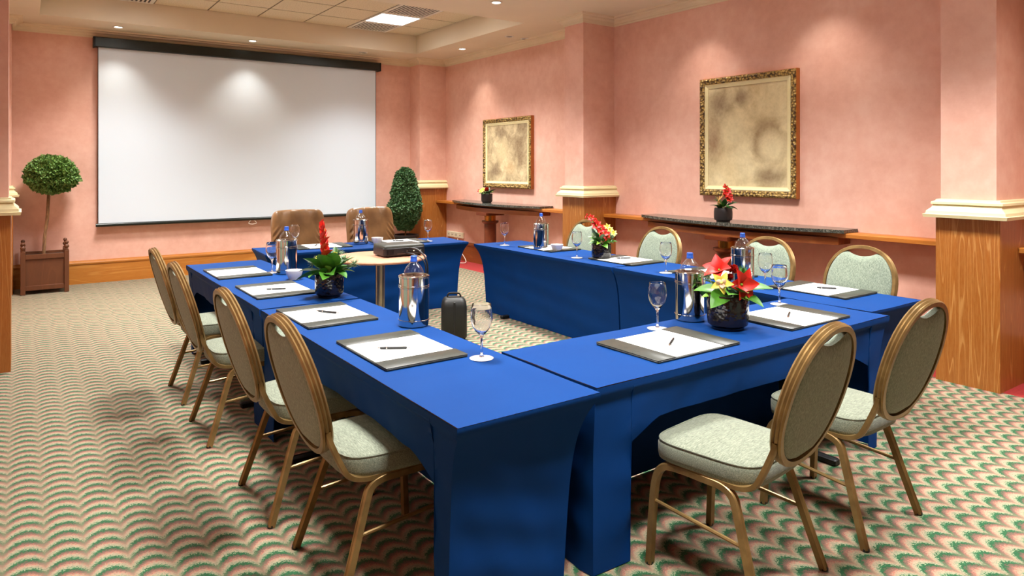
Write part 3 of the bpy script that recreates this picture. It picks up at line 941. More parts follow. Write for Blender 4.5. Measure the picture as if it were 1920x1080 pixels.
# ------------------------------------------------------------------ banquet chairs
def make_chair(label):
    t = thing('banquet_chair', label, 'chair', (0, 0, 0), 0, 'oval back banquet chairs')
    flute = [(-0.021, -0.011), (-0.021, 0.009), (-0.014, 0.014), (-0.008, 0.009), (0.0, 0.015), (0.008, 0.009), (0.014, 0.014), (0.021, 0.009), (0.021, -0.011)]
    legp = [(-0.0145, -0.014), (-0.0145, 0.010), (-0.007, 0.015), (-0.0035, 0.010), (0.0035, 0.010), (0.007, 0.015), (0.0145, 0.010), (0.0145, -0.014)]
    for s in (-1, 1):
        p = smooth_path([(s * 0.222, 0.245, 0.004), (s * 0.217, 0.235, 0.20), (s * 0.211, 0.222, 0.345), (s * 0.206, 0.185, 0.405), (s * 0.203, 0.12, 0.418),
                         (s * 0.203, 0.0, 0.418), (s * 0.204, -0.07, 0.416), (s * 0.207, -0.115, 0.395), (s * 0.212, -0.138, 0.345), (s * 0.232, -0.195, 0.17), (s * 0.252, -0.25, 0.004)], 5)
        k = len(p) // 2
        MB().sweep(p[:k + 1], legp, (1, 0, 0)).build('front_leg', 'bronze', t)
        MB().sweep(p[k:], legp, (1, 0, 0)).build('rear_leg', 'bronze', t)
        MB().tube([(s * 0.216, 0.234, 0.262), (s * 0.227, -0.172, 0.232)], 0.008, 8).build('stretcher', 'bronze', t)
        for q in ((s * 0.222, 0.245), (s * 0.252, -0.25)):
            MB().lathe([(0.015, 0.0), (0.016, 0.004), (0.015, 0.012)], 10, (q[0], q[1], 0)).build('foot_glide', 'black', t)
    MB().tube([(-0.203, -0.06, 0.405), (0.203, -0.06, 0.405)], 0.01, 8).build('cross_bar', 'bronze', t)
    MB().tube([(-0.203, 0.12, 0.405), (0.203, 0.12, 0.405)], 0.01, 8).build('cross_bar', 'bronze', t)
    # oval back ring in a plane that leans backwards
    c0 = Vector((0, -0.325, 0.772))
    lean = R(15.5)
    up = Vector((0, -math.sin(lean), math.cos(lean)))
    rt = Vector((1, 0, 0))
    nrm = Vector((0, math.cos(lean), math.sin(lean)))
    a_, b_ = 0.246, 0.264
    def oval(th, k=0.0):
        # a little squarer than an ellipse
        cx_, sz_ = math.cos(th), math.sin(th)
        e = 0.92
        x = math.copysign(abs(cx_) ** e, cx_) * (a_ - k)
        z = math.copysign(abs(sz_) ** e, sz_) * (b_ - k)
        return c0 + rt * x + up * z
    n = 48
    ring = [oval(2 * math.pi * i / n) for i in range(n)]
    b = (ring[1] - ring[-1]).normalized().cross(nrm)
    sgn = 1 if b.dot(ring[0] - c0) > 0 else -1
    MB().sweep(ring, [(u, sgn * v) for u, v in flute], nrm, True).build('back_frame', 'bronze', t)
    # arms that run from the ring down round the seat
    for s in (-1, 1):
        p0 = oval(R(-28) if s > 0 else R(208))
        p1 = oval(R(-44) if s > 0 else R(224))
        pts = [p0, (p0 + p1) / 2 + Vector((s * 0.012, 0.004, -0.01)), Vector((s * 0.21, -0.235, 0.51)), Vector((s * 0.207, -0.20, 0.455)), Vector((s * 0.203, -0.14, 0.430)), Vector((s * 0.20, -0.05, 0.428)), Vector((s * 0.20, 0.10, 0.428))]
        MB().sweep(smooth_path(pts, 6), [(-0.015, -0.009), (-0.015, 0.007), (-0.005, 0.011), (0.005, 0.011), (0.015, 0.007), (0.015, -0.009)], (1, 0, 0)).build('back_arm', 'bronze', t)
    # padded back with the grip notch at the top
    m = MB()
    nu, nv = 40, 20
    def half_w(z):
        z = max(-1, min(1, z / (b_ - 0.012)))
        return (a_ - 0.012) * (1 - abs(z) ** 2.15) ** (1 / 2.15)
    zmax = b_ - 0.042
    def pad(front):
        def fn(u, v):
            zz = -(b_ - 0.0125) + (zmax + b_ - 0.0125) * v
            w_ = half_w(zz)
            x = w_ * (2 * u - 1)
            z = zz
            if v > 0.5:
                notch = 0.024 * math.exp(-(x / 0.085) ** 2)
                z = zz - notch * sstep(0.5, 1.0, v) + 0.012 * sstep(0.7, 1, v) * sstep(0.06, 0.12, abs(x))
            ex = 1 - abs(2 * u - 1) ** 4
            ez = (1 - (2 * v - 1) ** 8)
            d = (0.012 + 0.022 * math.sqrt(max(0, ex)) * math.sqrt(max(0, ez))) * (1 if front else -0.75)
            return c0 + rt * x + up * z + nrm * d
        return fn
    o = len(m.v)
    m.grid(pad(True), nu, nv)
    m.grid(pad(False), nu, nv)
    m2 = MB()
    m2.v = m.v
    half = (nu + 1) * (nv + 1)
    m2.f = [tuple(q[::-1]) if max(q) < half else q for q in m.f]
    # close the top edge between the two shells
    for i in range(nu):
        a, b2 = i * (nv + 1) + nv, (i + 1) * (nv + 1) + nv
        m2.f.append((a, b2, b2 + half, a + half))
    for j in range(nv):
        for i in (0, nu):
            a = i * (nv + 1) + j
            m2.f.append((a, a + 1, a + 1 + half, a + half))
    m2.build('backrest', 'back_fab', t, sharp=70)
    # seat cushion
    m = MB()
    L = 44
    def seat_out(th, k):
        cx_, sy_ = math.cos(th), math.sin(th)
        e = 0.42
        y = math.copysign(abs(sy_) ** e, sy_) * 0.228
        wd = 0.222 + 0.012 * (y / 0.228)
        x = math.copysign(abs(cx_) ** e, cx_) * wd
        return Vector((x * k, y * k + 0.02, 0))
    lay = [(0.93, 0.430), (0.985, 0.436), (1.0, 0.455), (1.0, 0.490), (0.975, 0.507), (0.93, 0.513), (0.7, 0.520), (0.35, 0.525), (0.05, 0.526)]
    v, f = [], []
    for k, z in lay:
        for i in range(L):
            p = seat_out(2 * math.pi * i / L, k)
            v.append((p.x, p.y, z))
    for j in range(len(lay) - 1):
        for i in range(L):
            f.append((j * L + i, j * L + (i + 1) % L, (j + 1) * L + (i + 1) % L, (j + 1) * L + i))
    f += [tuple(range(L - 1, -1, -1)), tuple(range((len(lay) - 1) * L, len(lay) * L))]
    m.add(v, f).build('seat', 'seat_fab', t, sharp=70)
    MB().sweep([seat_out(2 * math.pi * i / L, 0.978) + Vector((0, 0, 0.508)) for i in range(L)], [(0.0035 * math.cos(k * 1.0472), 0.0035 * math.sin(k * 1.0472)) for k in range(6)], (0, 0, 1), True).build('seat_piping', 'seat_fab', t)
    return t
chair_spots = [
    (2.315, 1.74, R(7), 'oval back banquet chair at the front table, nearest the viewer on the right'),
    (3.105, 1.755, R(2), 'oval back banquet chair at the front table, beside the near pillar'),
    (1.185, 2.64, R(-90), 'oval back banquet chair on the left side, nearest the viewer'),
    (1.148, 3.37, R(-90), 'oval back banquet chair on the left side, second from the viewer'),
    (1.117, 4.46, R(-90), 'oval back banquet chair on the left side, third from the viewer'),
    (1.13, 5.31, R(-90), 'oval back banquet chair on the left side, farthest from the viewer'),
    (4.48, 2.56, R(90), 'sage oval back chair behind the right row, nearest the near pillar'),
    (4.48, 3.32, R(90), 'sage oval back chair behind the right row, under the larger picture'),
    (4.48, 4.44, R(90), 'sage oval back chair behind the right row, in front of the near console end'),
    (4.48, 5.49, R(90), 'sage oval back chair half hidden by the red gladiolus pot'),
]
proto = make_chair(chair_spots[0][3])
for i, (x, y, rz, lb) in enumerate(chair_spots):
    if i == 0:
        proto.location, proto.rotation_euler = (x, y, 0), (0, 0, rz)
    else:
        dup(proto, (x, y, 0), rz, lb)

# ------------------------------------------------------------------ leather chairs behind the back table
def leather_chair(label):
    t = thing('leather_chair', label, 'chair', (0, 0, 0), 0, 'brown leather chairs at the back table')
    def rounded(w, h, d, e, wr, nu=72, nv=40):
        def fn(u, v):
            a = 2 * math.pi * u
            z = 2 * v - 1
            cz = (1 - abs(z) ** 5) ** 0.2 if abs(z) < 1 else 0.0
            cx_, sy_ = math.cos(a), math.sin(a)
            x = math.copysign(abs(cx_) ** e, cx_) * w / 2 * (0.35 + 0.65 * cz)
            y = math.copysign(abs(sy_) ** e, sy_) * d / 2 * (0.25 + 0.75 * cz)
            zz = z * h / 2
            if y < 0:
                ax = abs(x) / (w / 2)
                k = sstep(0.5, 0.95, ax) * (1 - sstep(-0.2, 0.55, z))
                y += wr * k * math.sin((zz * 0.75 + ax * 0.30) * 105)
                y += 0.022 * math.exp(-((x - 0.01 + 0.012 * math.sin(zz * 9)) / 0.014) ** 2) * (1 - 0.5 * sstep(-0.2, -0.9, z))
                y += wr * 0.7 * sstep(0.45, 0.95, z) * math.sin(x * 62 + math.sin(x * 19) * 2) * (1 - sstep(0.6, 0.95, ax))
            return (x, y, zz)
        return fn
    bk = MB().grid(rounded(0.60, 0.66, 0.17, 0.4, 0.016), 160, 80).build('backrest', 'tan', t, (0, 0.22, 0.775), (R(-8), 0, 0), sharp=80)
    MB().grid(rounded(0.56, 0.15, 0.54, 0.4, 0.0), 48, 16).build('seat', 'tan', t, (0, -0.06, 0.44), (0, 0, 0), sharp=80)
    MB().lathe([(0.03, 0.09), (0.03, 0.36), (0.12, 0.365), (0.12, 0.375)], 16, (0, -0.02, 0)).build('gas_column', 'blackmetal', t)
    lg = MB().rbox(0.02, 0.29, -0.02, 0.02, 0.06, 0.09, 0.005).mesh('base_leg', 'blackmetal')
    wh = MB().lathe([(0.0, -0.022), (0.026, -0.022), (0.028, -0.012), (0.028, 0.012), (0.026, 0.022), (0.0, 0.022)], 14).mesh('caster', 'black')
    for k in range(5):
        a = 2 * math.pi * k / 5 + 0.3
        l_ = place(lg, 'base_leg', t, (0, -0.02, 0), (0, 0, a))
        place(wh, 'caster', l_, (0.275, 0, 0.029), (R(90), 0, 0))
    return t
lc = leather_chair('wrinkled brown leather chair behind the back table, left one')
lc.location = (2.59, 7.72, 0.0)
lc.rotation_euler = (0, 0, R(-3))
dup(lc, (3.50, 7.70, 0.0), R(4), 'wrinkled brown leather chair behind the back table, right one by the cone topiary')

# ------------------------------------------------------------------ topiaries
def leaf_cloud(n, pos_fn, size, mat, seed, name, parent, loc=(0, 0, 0)):
    rng = random.Random(seed)
    v, f = [], []
    for _ in range(n):
        p, nr = pos_fn(rng)
        d = (nr + Vector((rng.gauss(0, .75), rng.gauss(0, .75), rng.gauss(0, .75)))).normalized()
        side = d.cross(Vector((rng.gauss(0, 1), rng.gauss(0, 1), rng.gauss(0, 1)))).normalized()
        up = side.cross(d)
        s = size * rng.uniform(0.65, 1.35)
        o = len(v)
        for a, b, c in ((0, 0, 0), (0.5, 0.42, 0.12), (1, 0, 0), (0.5, -0.42, 0.12)):
            v.append(tuple(p + d * a * s + side * b * s + up * c * s))
        f.append((o, o + 1, o + 2))
        f.append((o, o + 2, o + 3))
    me = MB()
    me.v, me.f = v, f
    ob = me.build(name, mat, parent, loc, sharp=0)
    ob['kind'] = 'stuff'
    return ob
t = thing('ball_topiary', 'ball shaped green topiary tree in a brown wooden planter box', 'potted plant', (0.232, 10.72, 0))
PW, PD = 0.255, 0.22
pb = MB()
for sy in (-1, 1):
    o = MB().box(-PW + 0.05, PW - 0.05, sy * (PD - 0.035) - 0.008, sy * (PD - 0.035) + 0.008, 0.06, 0.47).build('panel', 'planter', t, sharp=0)
    MB().rbox(-PW + 0.05, PW - 0.05, sy * (PD - 0.025) - 0.014, sy * (PD - 0.025) + 0.014, 0.44, 0.50, 0.003).build('rail', 'planter', t)
    MB().rbox(-PW + 0.05, PW - 0.05, sy * (PD - 0.025) - 0.014, sy * (PD - 0.025) + 0.014, 0.05, 0.11, 0.003).build('rail', 'planter', t)
for sx in (-1, 1):
    MB().box(sx * (PW - 0.035) - 0.008, sx * (PW - 0.035) + 0.008, -PD + 0.05, PD - 0.05, 0.06, 0.47).build('panel', 'planter', t, sharp=0)
    MB().rbox(sx * (PW - 0.025) - 0.014, sx * (PW - 0.025) + 0.014, -PD + 0.05, PD - 0.05, 0.44, 0.50, 0.003).build('rail', 'planter', t)
post = MB().rbox(-0.026, 0.026, -0.026, 0.026, 0, 0.535, 0.004).mesh('post', 'planter')
fin = MB().lathe([(0.024, 0.535), (0.026, 0.545), (0.014, 0.552), (0.014, 0.558), (0.027, 0.575), (0.028, 0.588), (0.018, 0.604), (0.011, 0.611), (0.02, 0.622), (0.024, 0.634), (0.018, 0.650), (0.0, 0.658)], 16).mesh('finial', 'planter')
for sx in (-1, 1):
    for sy in (-1, 1):
        p = place(post, 'post', t, (sx * (PW - 0.026), sy * (PD - 0.026), 0))
        place(fin, 'finial', p)
MB().box(-PW + 0.05, PW - 0.05, -PD + 0.05, PD - 0.05, 0.40, 0.47).build('soil', 'soil', t, sharp=0)
MB().tube(smooth_path([(-0.01, -0.02, 0.46), (0.0, -0.02, 0.7), (0.028, -0.01, 0.95), (0.04, 0, 1.2), (0.055, 0, 1.4)]), 0.019, 10, scales=None).build('trunk', 'bark', t)
def ball(rng):
    while True:
        d = Vector((rng.gauss(0, 1), rng.gauss(0, 1), rng.gauss(0, 1)))
        if d.length > .01:
            break
    d.normalize()
    r = 1 - abs(rng.gauss(0, 0.16))
    r *= 1 + 0.10 * noise.noise(d * 2.6) + 0.12 * noise.noise(d * 8)
    p = Vector((d.x * 0.285, d.y * 0.285, d.z * 0.245 * (1.0 if d.z > 0 else 0.92))) * max(0.35, r)
    return p + Vector((0.075, 0, 1.485)), d
leaf_cloud(11000, ball, 0.034, 'box_leaf', 3, 'foliage', t)
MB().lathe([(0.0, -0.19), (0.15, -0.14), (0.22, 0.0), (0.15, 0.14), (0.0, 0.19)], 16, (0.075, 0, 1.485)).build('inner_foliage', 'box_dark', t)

t = thing('cone_topiary', 'dark green cone shaped topiary in a black pot by the corner pillar', 'potted plant', (5.25, 10.52, 0))
MB().lathe([(0.15, 0.0), (0.17, 0.02), (0.21, 0.42), (0.225, 0.43), (0.225, 0.46), (0.20, 0.46), (0.195, 0.42), (0.0, 0.42)], 28).build('pot', 'potplain', t)
MB().lathe([(0.0, 0.425), (0.19, 0.43)], 20).build('soil', 'soil', t)
MB().tube([(0, 0, 0.42), (0.01, 0, 0.56), (0, 0, 0.8), (0, 0, 1.2)], 0.012, 8).build('trunk', 'bark', t)
def cone(rng):
    z = rng.uniform(0, 1)
    prof = 0.10 + 0.17 * math.sin(min(1, z / 0.36) * math.pi / 2) if z < 0.36 else 0.27 - 0.16 * ((z - 0.36) / 0.64) ** 1.5
    if z > 0.93:
        prof *= (1 - z) / 0.07 * 0.7 + 0.3
    a = rng.uniform(0, 2 * math.pi)
    d = Vector((math.cos(a), math.sin(a), 0.3))
    r = (1 - abs(rng.gauss(0, 0.2))) * (1 + 0.22 * noise.noise(Vector((math.cos(a) * 1.8, math.sin(a) * 1.8, z * 7))))
    return Vector((math.cos(a) * prof * r, math.sin(a) * prof * r, 0.54 + 1.03 * z)), d.normalized()
leaf_cloud(11000, cone, 0.036, 'box_dark', 5, 'foliage', t)
MB().lathe([(0.0, 0.62), (0.14, 0.70), (0.19, 0.9), (0.15, 1.2), (0.08, 1.42), (0.0, 1.46)], 16).build('inner_foliage', 'box_dark', t)

# ------------------------------------------------------------------ round projector table, projector, case
RTX, RTY, RTZ = 2.82, 6.19, 0.735
t = thing('round_table', 'small round peach topped table with a steel pedestal holding the projector', 'table', (RTX, RTY, 0))
MB().lathe([(0.0, RTZ - 0.03), (0.425, RTZ - 0.03), (0.44, RTZ - 0.024), (0.445, RTZ - 0.012), (0.44, RTZ - 0.002), (0.432, RTZ), (0.0, RTZ)], 64).build('table_top', 'peach', t)
MB().lathe([(0.045, 0.02), (0.045, RTZ - 0.036), (0.12, RTZ - 0.035), (0.12, RTZ - 0.031)], 24).build('pedestal', 'brushed', t)
MB().lathe([(0.0, 0.0), (0.27, 0.0), (0.275, 0.008), (0.25, 0.018), (0.06, 0.03), (0.0, 0.032)], 40).build('base', 'brushed', t)

t = thing('projector', 'black boxy projector with rear ports on the round table', 'projector', (3.0, 6.15, RTZ), R(-2))
body = MB()
def rr(w, d, r, n=5):
    pts = []
    for cx_, cy_, a0 in ((w - r, d - r, 0), (-w + r, d - r, 90), (-w + r, -d + r, 180), (w - r, -d + r, 270)):
        for k in range(n + 1):
            a = R(a0 + 90 * k / n)
            pts.append((cx_ + r * math.cos(a), cy_ + r * math.sin(a)))
    return pts
def rounded_slab(w, d, r, levels):
    v, f = [], []
    n = 24
    for z, k in levels:
        pts = rr(w - k, d - k, max(0.002, r - k * 0.5))
        n = len(pts)
        v += [(x, y, z) for x, y in pts]
    for j in range(len(levels) - 1):
        for i in range(n):
            f.append((j * n + i, j * n + (i + 1) % n, (j + 1) * n + (i + 1) % n, (j + 1) * n + i))
    f += [tuple(range(n - 1, -1, -1)), tuple(range((len(levels) - 1) * n, len(levels) * n))]
    return MB().add(v, f)
pbod = rounded_slab(0.215, 0.145, 0.03, [(0.012, 0.01), (0.02, 0.0), (0.085, 0.0), (0.09, 0.004)]).build('body', 'black', t)
rounded_slab(0.214, 0.144, 0.03, [(0.0905, 0.0), (0.105, 0.001), (0.114, 0.008), (0.117, 0.02)]).build('top_cover', 'leather', t)
rib = MB().rbox(-0.0025, 0.0025, -0.002, 0.002, 0.024, 0.08, 0.0008).mesh('vent_rib', 'blackmetal', 0)
for k in range(9):
    place(rib, 'vent_rib', pbod, (-0.19 + 0.009 * k, -0.1462, 0))
for k, (x, w_, z) in enumerate(((-0.02, 0.012, 0.05), (0.02, 0.008, 0.052), (0.05, 0.02, 0.05), (0.09, 0.016, 0.052), (0.13, 0.022, 0.05), (0.165, 0.01, 0.052))):
    MB().rbox(x - w_ / 2, x + w_ / 2, -0.1475, -0.1452, z - 0.005, z + 0.006, 0.0008).build('port', 'brushed' if k % 2 else 'blackmetal', pbod, sharp=0)
MB().box(-0.08, 0.19, -0.1465, -0.1452, 0.031, 0.033).build('port_strip', 'brushed', pbod, sharp=0)
MB().lathe([(0.0, 0.0), (0.03, 0.0), (0.034, 0.012), (0.026, 0.02), (0.0, 0.016)], 20).build('lens', 'glass', pbod, (-0.1, 0.142, 0.052), (R(-90), 0, 0))
for sx in (-0.17, 0.17):
    for sy in (-0.1, 0.1):
        MB().lathe([(0.012, 0.0), (0.014, 0.004), (0.012, 0.013)], 12, (sx, sy, 0)).build('foot', 'black', t)
tag(MB().tube(smooth_path([(3.03, 6.01, 0.80), (3.04, 5.97, 0.82), (3.08, 5.87, 0.80), (3.115, 5.79, 0.70), (3.115, 5.785, 0.5), (3.08, 5.80, 0.2), (3.02, 5.9, 0.03), (2.9, 5.95, 0.012), (2.75, 5.7, 0.012)]), 0.008, 8)
    .build('projector_cable', 'black'), 'thick black cable arching from the projector down to the floor', 'cable')
tag(MB().tube(smooth_path([(3.01, 6.0, 0.772), (3.0, 5.97, 0.775), (3.03, 5.86, 0.765), (3.075, 5.76, 0.70), (3.08, 5.75, 0.5), (3.04, 5.78, 0.2), (3.0, 5.86, 0.03), (2.95, 5.7, 0.010)]), 0.006, 8)
    .build('projector_cable', 'black'), 'thin black cable hanging below the projector ports', 'cable')

t = thing('equipment_case', 'black hard shell equipment case with a top handle on the carpet', 'case', (3.275, 5.56, 0), R(-28))
t.scale = (0.95, 0.95, 0.96)
bod = rounded_slab(0.125, 0.11, 0.05, [(0.02, 0.012), (0.035, 0.0), (0.32, 0.002), (0.37, 0.012), (0.395, 0.03), (0.405, 0.05)]).build('shell', 'darkgreen_case', t, sharp=50)
MB().rbox(-0.008, 0.008, -0.113, 0.113, 0.03, 0.37, 0.003).build('centre_rib', 'black', bod)
MB().sweep(smooth_path([(-0.06, 0, 0.39), (-0.062, 0, 0.42), (-0.04, 0, 0.44), (0.04, 0, 0.44), (0.062, 0, 0.42), (0.06, 0, 0.39)]), [(-0.014, -0.007), (-0.014, 0.007), (0.014, 0.007), (0.014, -0.007)], (0, 1, 0)).build('handle', 'darkgreen_case', t, sharp=50)
for sx in (-0.09, 0.09):
    MB().lathe([(0.0, -0.015), (0.022, -0.015), (0.024, 0), (0.022, 0.015), (0.0, 0.015)], 14).build('wheel', 'black', t, (sx, -0.06, 0.024), (0, R(90), 0))
    MB().rbox(sx - 0.015, sx + 0.015, 0.04, 0.07, 0.0, 0.025, 0.003).build('foot', 'black', t)

# ------------------------------------------------------------------ tableware
TT = TZ + 0.0015
# desk pads : local x = long side
def pad_proto():
    t = thing('desk_pad', '', 'desk pad', (0, 0, 0), 0, 'leather desk pads with paper')
    rounded_slab(0.285, 0.20, 0.008, [(0.0, 0.002), (0.002, 0.0), (0.006, 0.0), (0.008, 0.002)]).build('board', 'leather', t)
    MB().box(-0.20, 0.20, -0.192, 0.192, 0.0082, 0.0098).build('paper', 'paper', t, sharp=0)
    for s in (-1, 1):
        a = s * 0.2275
        fl = MB().rbox(a - 0.0575, a + 0.0575, -0.2, 0.2, 0.010, 0.0125, 0.001).build('end_flap', 'leather', t)
    return t
pads = [
    (1.435, 2.935, 90, 'desk pad with white paper at the near corner of the left row'),
    (1.42, 3.855, 90, 'desk pad with white paper beside the left flower pot'),
    (1.425, 4.84, 90, 'desk pad with white paper between the flower pot and the white bowl'),
    (1.405, 5.80, 90, 'desk pad with white paper at the far end of the left row'),
    (2.53, 2.275, 0, 'desk pad with white paper at the left end of the front table'),
    (3.54, 2.285, 0, 'desk pad with white paper at the right end of the front table'),
    (4.50, 2.66, 90, 'desk pad with white paper at the near corner of the right row'),
    (4.45, 3.55, 90, 'desk pad with white paper behind the red amaryllis'),
    (4.46, 4.52, 90, 'desk pad with white paper beside the red gladiolus pot'),
    (4.48, 5.66, 90, 'desk pad with white paper at the far end of the right row'),
    (2.60, 7.20, -4, 'desk pad with white paper in front of the left leather chair'),
    (3.48, 7.12, -4, 'desk pad with white paper in front of the right leather chair'),
]
pp = pad_proto()
for i, (x, y, a, lb) in enumerate(pads):
    if i == 0:
        pp.location, pp.rotation_euler = (x, y, TT), (0, 0, R(a))
        pp['label'] = lb
    else:
        dup(pp, (x, y, TT), R(a), lb)
def pen_proto():
    t = thing('ballpoint_pen', '', 'pen', (0, 0, 0), 0, 'black ballpoint pens')
    def tube_x(prof):
        m = MB().lathe(prof, 12)
        m.v = [(z, x, y + 0.0052) for x, y, z in m.v]
        return m
    b = tube_x([(0.0, -0.05), (0.0046, -0.05), (0.0052, -0.02), (0.005, 0.05), (0.0, 0.052)]).build('barrel', 'black', t)
    tube_x([(0.0, -0.068), (0.0012, -0.067), (0.0042, -0.051), (0.0, -0.05)]).build('tip', 'chrome', t)
    tube_x([(0.0055, -0.028), (0.0056, -0.024)]).build('band', 'chrome', t)
    tube_x([(0.0026, 0.052), (0.0026, 0.066), (0.0, 0.068)]).build('push_button', 'chrome', t)
    MB().box(0.01, 0.052, -0.0012, 0.0012, 0.0108, 0.012).build('clip', 'chrome', t, sharp=0)
    return t
PZ = TT + 0.0100
pens = [(1.40, 2.925, -32, 'black pen on the desk pad at the near corner of the left row'), (1.435, 3.87, -58, 'black pen on the desk pad beside the left flower pot'),
        (2.53, 2.255, 33, 'black pen on the left desk pad of the front table'), (3.535, 2.285, 29, 'black pen on the right desk pad of the front table'),
        (4.53, 2.64, -55, 'black pen on the near corner desk pad of the right row'), (4.50, 4.58, -35, 'black pen on the desk pad beside the gladiolus pot'),
        (2.55, 7.22, 60, 'black pen on the pad before the left leather chair'), (1.42, 4.80, -23, 'black pen on the desk pad between the left pot and the bowl'),
        (3.47, 7.13, -20, 'black pen on the pad before the right leather chair')]
p0 = pen_proto()
p0.scale = (1.2, 1.2, 1.2)
for i, (x, y, a, lb) in enumerate(pens):
    if i == 0:
        p0.location, p0.rotation_euler = (x, y, PZ), (0, 0, R(a))
        p0['label'] = lb
    else:
        dup(p0, (x, y, PZ), R(a), lb)

# wine glasses
gl = [(0.0, 0.0082), (0.0115, 0.0085), (0.0072, 0.016), (0.0052, 0.03), (0.0048, 0.07), (0.006, 0.092), (0.012, 0.105), (0.028, 0.122), (0.042, 0.145), (0.049, 0.172), (0.0495, 0.195), (0.046, 0.222), (0.0425, 0.242), (0.0418, 0.2435), (0.0412, 0.242),
      (0.0445, 0.222), (0.048, 0.195), (0.0475, 0.172), (0.0405, 0.146), (0.0265, 0.1245), (0.011, 0.111), (0.0, 0.109)]
gmesh = MB().lathe(gl, 28).mesh('wine_glass', 'glass', 0)
gmesh.polygons.foreach_set('use_smooth', [True] * len(gmesh.polygons))
glasses = [(1.64, 5.66, 'wine glass beside the far left steel cooler'), (2.33, 7.22, 'wine glass behind the far left cooler, before the left leather chair'),
           (3.79, 7.02, 'wine glass at the right end of the back table'), (4.27, 6.17, 'wine glass at the far end of the right row'),
           (4.235, 4.93, 'wine glass left of the red gladiolus pot'), (4.22, 3.82, 'wine glass in front of the middle sage chair of the right row'),
           (4.265, 2.94, 'wine glass behind the red amaryllis on the right row'), (3.83, 2.54, 'wine glass at the right end of the front table'),
           (2.73, 2.53, 'wine glass left of the steel cooler on the front table'), (1.668, 2.59, 'wine glass at the near corner of the left row')]
foot_me = MB().lathe([(0.0, 0.0), (0.052, 0.0), (0.0535, 0.0015), (0.045, 0.0032), (0.022, 0.006), (0.012, 0.0080), (0.0, 0.0080)], 32).mesh('foot', 'foot_glint', 50)
gt = thing('wine_glass', glasses[0][2], 'wine glass', (glasses[0][0], glasses[0][1], TT), 0, 'wine glasses on the tables')
place(gmesh, 'bowl_and_stem', gt)
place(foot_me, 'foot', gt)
for x, y, lb in glasses[1:]:
    dup(gt, (x, y, TT), 0, lb)

# steel coolers with a bottle of water standing in each
def cooler_proto():
    t = thing('bottle_cooler', '', 'bottle cooler', (0, 0, 0), 0, 'steel bottle coolers')
    MB().lathe([(0.0, 0.0), (0.074, 0.0), (0.079, 0.004), (0.0805, 0.03), (0.0805, 0.212), (0.0805, 0.262), (0.077, 0.266), (0.068, 0.264), (0.066, 0.255), (0.066, 0.012), (0.0, 0.01)], 48).build('body', 'steel', t)
    for z, r in ((0.034, 0.0835), (0.207, 0.0828), (0.216, 0.0828)):
        MB().lathe([(0.0803, z - 0.004), (r, z - 0.002), (r, z + 0.002), (0.0803, z + 0.004)], 48).build('ring_band', 'steel', t)
    MB().lathe([(0.0795, 0.258), (0.083, 0.261), (0.083, 0.267), (0.076, 0.272), (0.068, 0.268), (0.068, 0.262)], 48).build('rim', 'steel', t)
    return t
def bottle_proto():
    t = thing('water_bottle', '', 'water bottle', (0, 0, 0), 0, 'water bottles in the coolers')
    out_ = [(0.0, 0.0), (0.04, 0.0), (0.046, 0.01), (0.046, 0.19), (0.054, 0.215), (0.0575, 0.245), (0.056, 0.268), (0.050, 0.287), (0.039, 0.306), (0.025, 0.321), (0.0165, 0.330), (0.014, 0.334), (0.014, 0.338)]
    me = MB().lathe(out_ + [(0.0, 0.338)], 32)
    me.build('bottle_body', 'pet', t, sharp=0)
    for p in t.children:
        p.data.polygons.foreach_set('use_smooth', [True] * len(p.data.polygons))
    MB().lathe([(0.0145, 0.331), (0.019, 0.332), (0.019, 0.340), (0.0175, 0.342), (0.0175, 0.360), (0.015, 0.363), (0.0, 0.364)], 24).build('bottle_cap', 'capblue', t)
    return t
coolers = [(1.72, 3.345, 'the near left row'), (1.725, 5.56, 'the far left row'), (3.05, 7.20, 'the back table between the leather chairs'),
           (4.36, 5.64, 'the far right row'), (4.255, 3.12, 'the right row behind the amaryllis'), (3.04, 2.575, 'the front table beside the amaryllis pot')]
c0_, b0_ = cooler_proto(), bottle_proto()
for i, (x, y, lb) in enumerate(coolers):
    l1 = 'polished steel bottle cooler on ' + lb
    l2 = 'blue capped clear water bottle in the cooler on ' + lb
    if i == 0:
        c0_.location, b0_.location = (x, y, TT), (x, y, TT + 0.0105)
        c0_['label'], b0_['label'] = l1, l2
    else:
        dup(c0_, (x, y, TT), 0, l1)
        dup(b0_, (x, y, TT + 0.0105), 0, l2)

# bowls
bowl = MB().lathe([(0.0, 0.004), (0.032, 0.004), (0.034, 0.0), (0.038, 0.0), (0.04, 0.008), (0.056, 0.035), (0.064, 0.066), (0.0645, 0.070), (0.062, 0.070), (0.053, 0.036), (0.035, 0.012), (0.0, 0.010)], 32).mesh('bowl', 'porcelain')
for x, y, lb in ((1.68, 5.23, 'small white porcelain bowl beside the far left cooler'), (3.20, 7.10, 'small white porcelain bowl on the back table beside the cooler'), (4.40, 5.43, 'small white porcelain bowl on the far right row beside the cooler')):
    tag(place(bowl, 'bowl', None, (x, y, TT)), lb, 'bowl', 'white porcelain bowls')

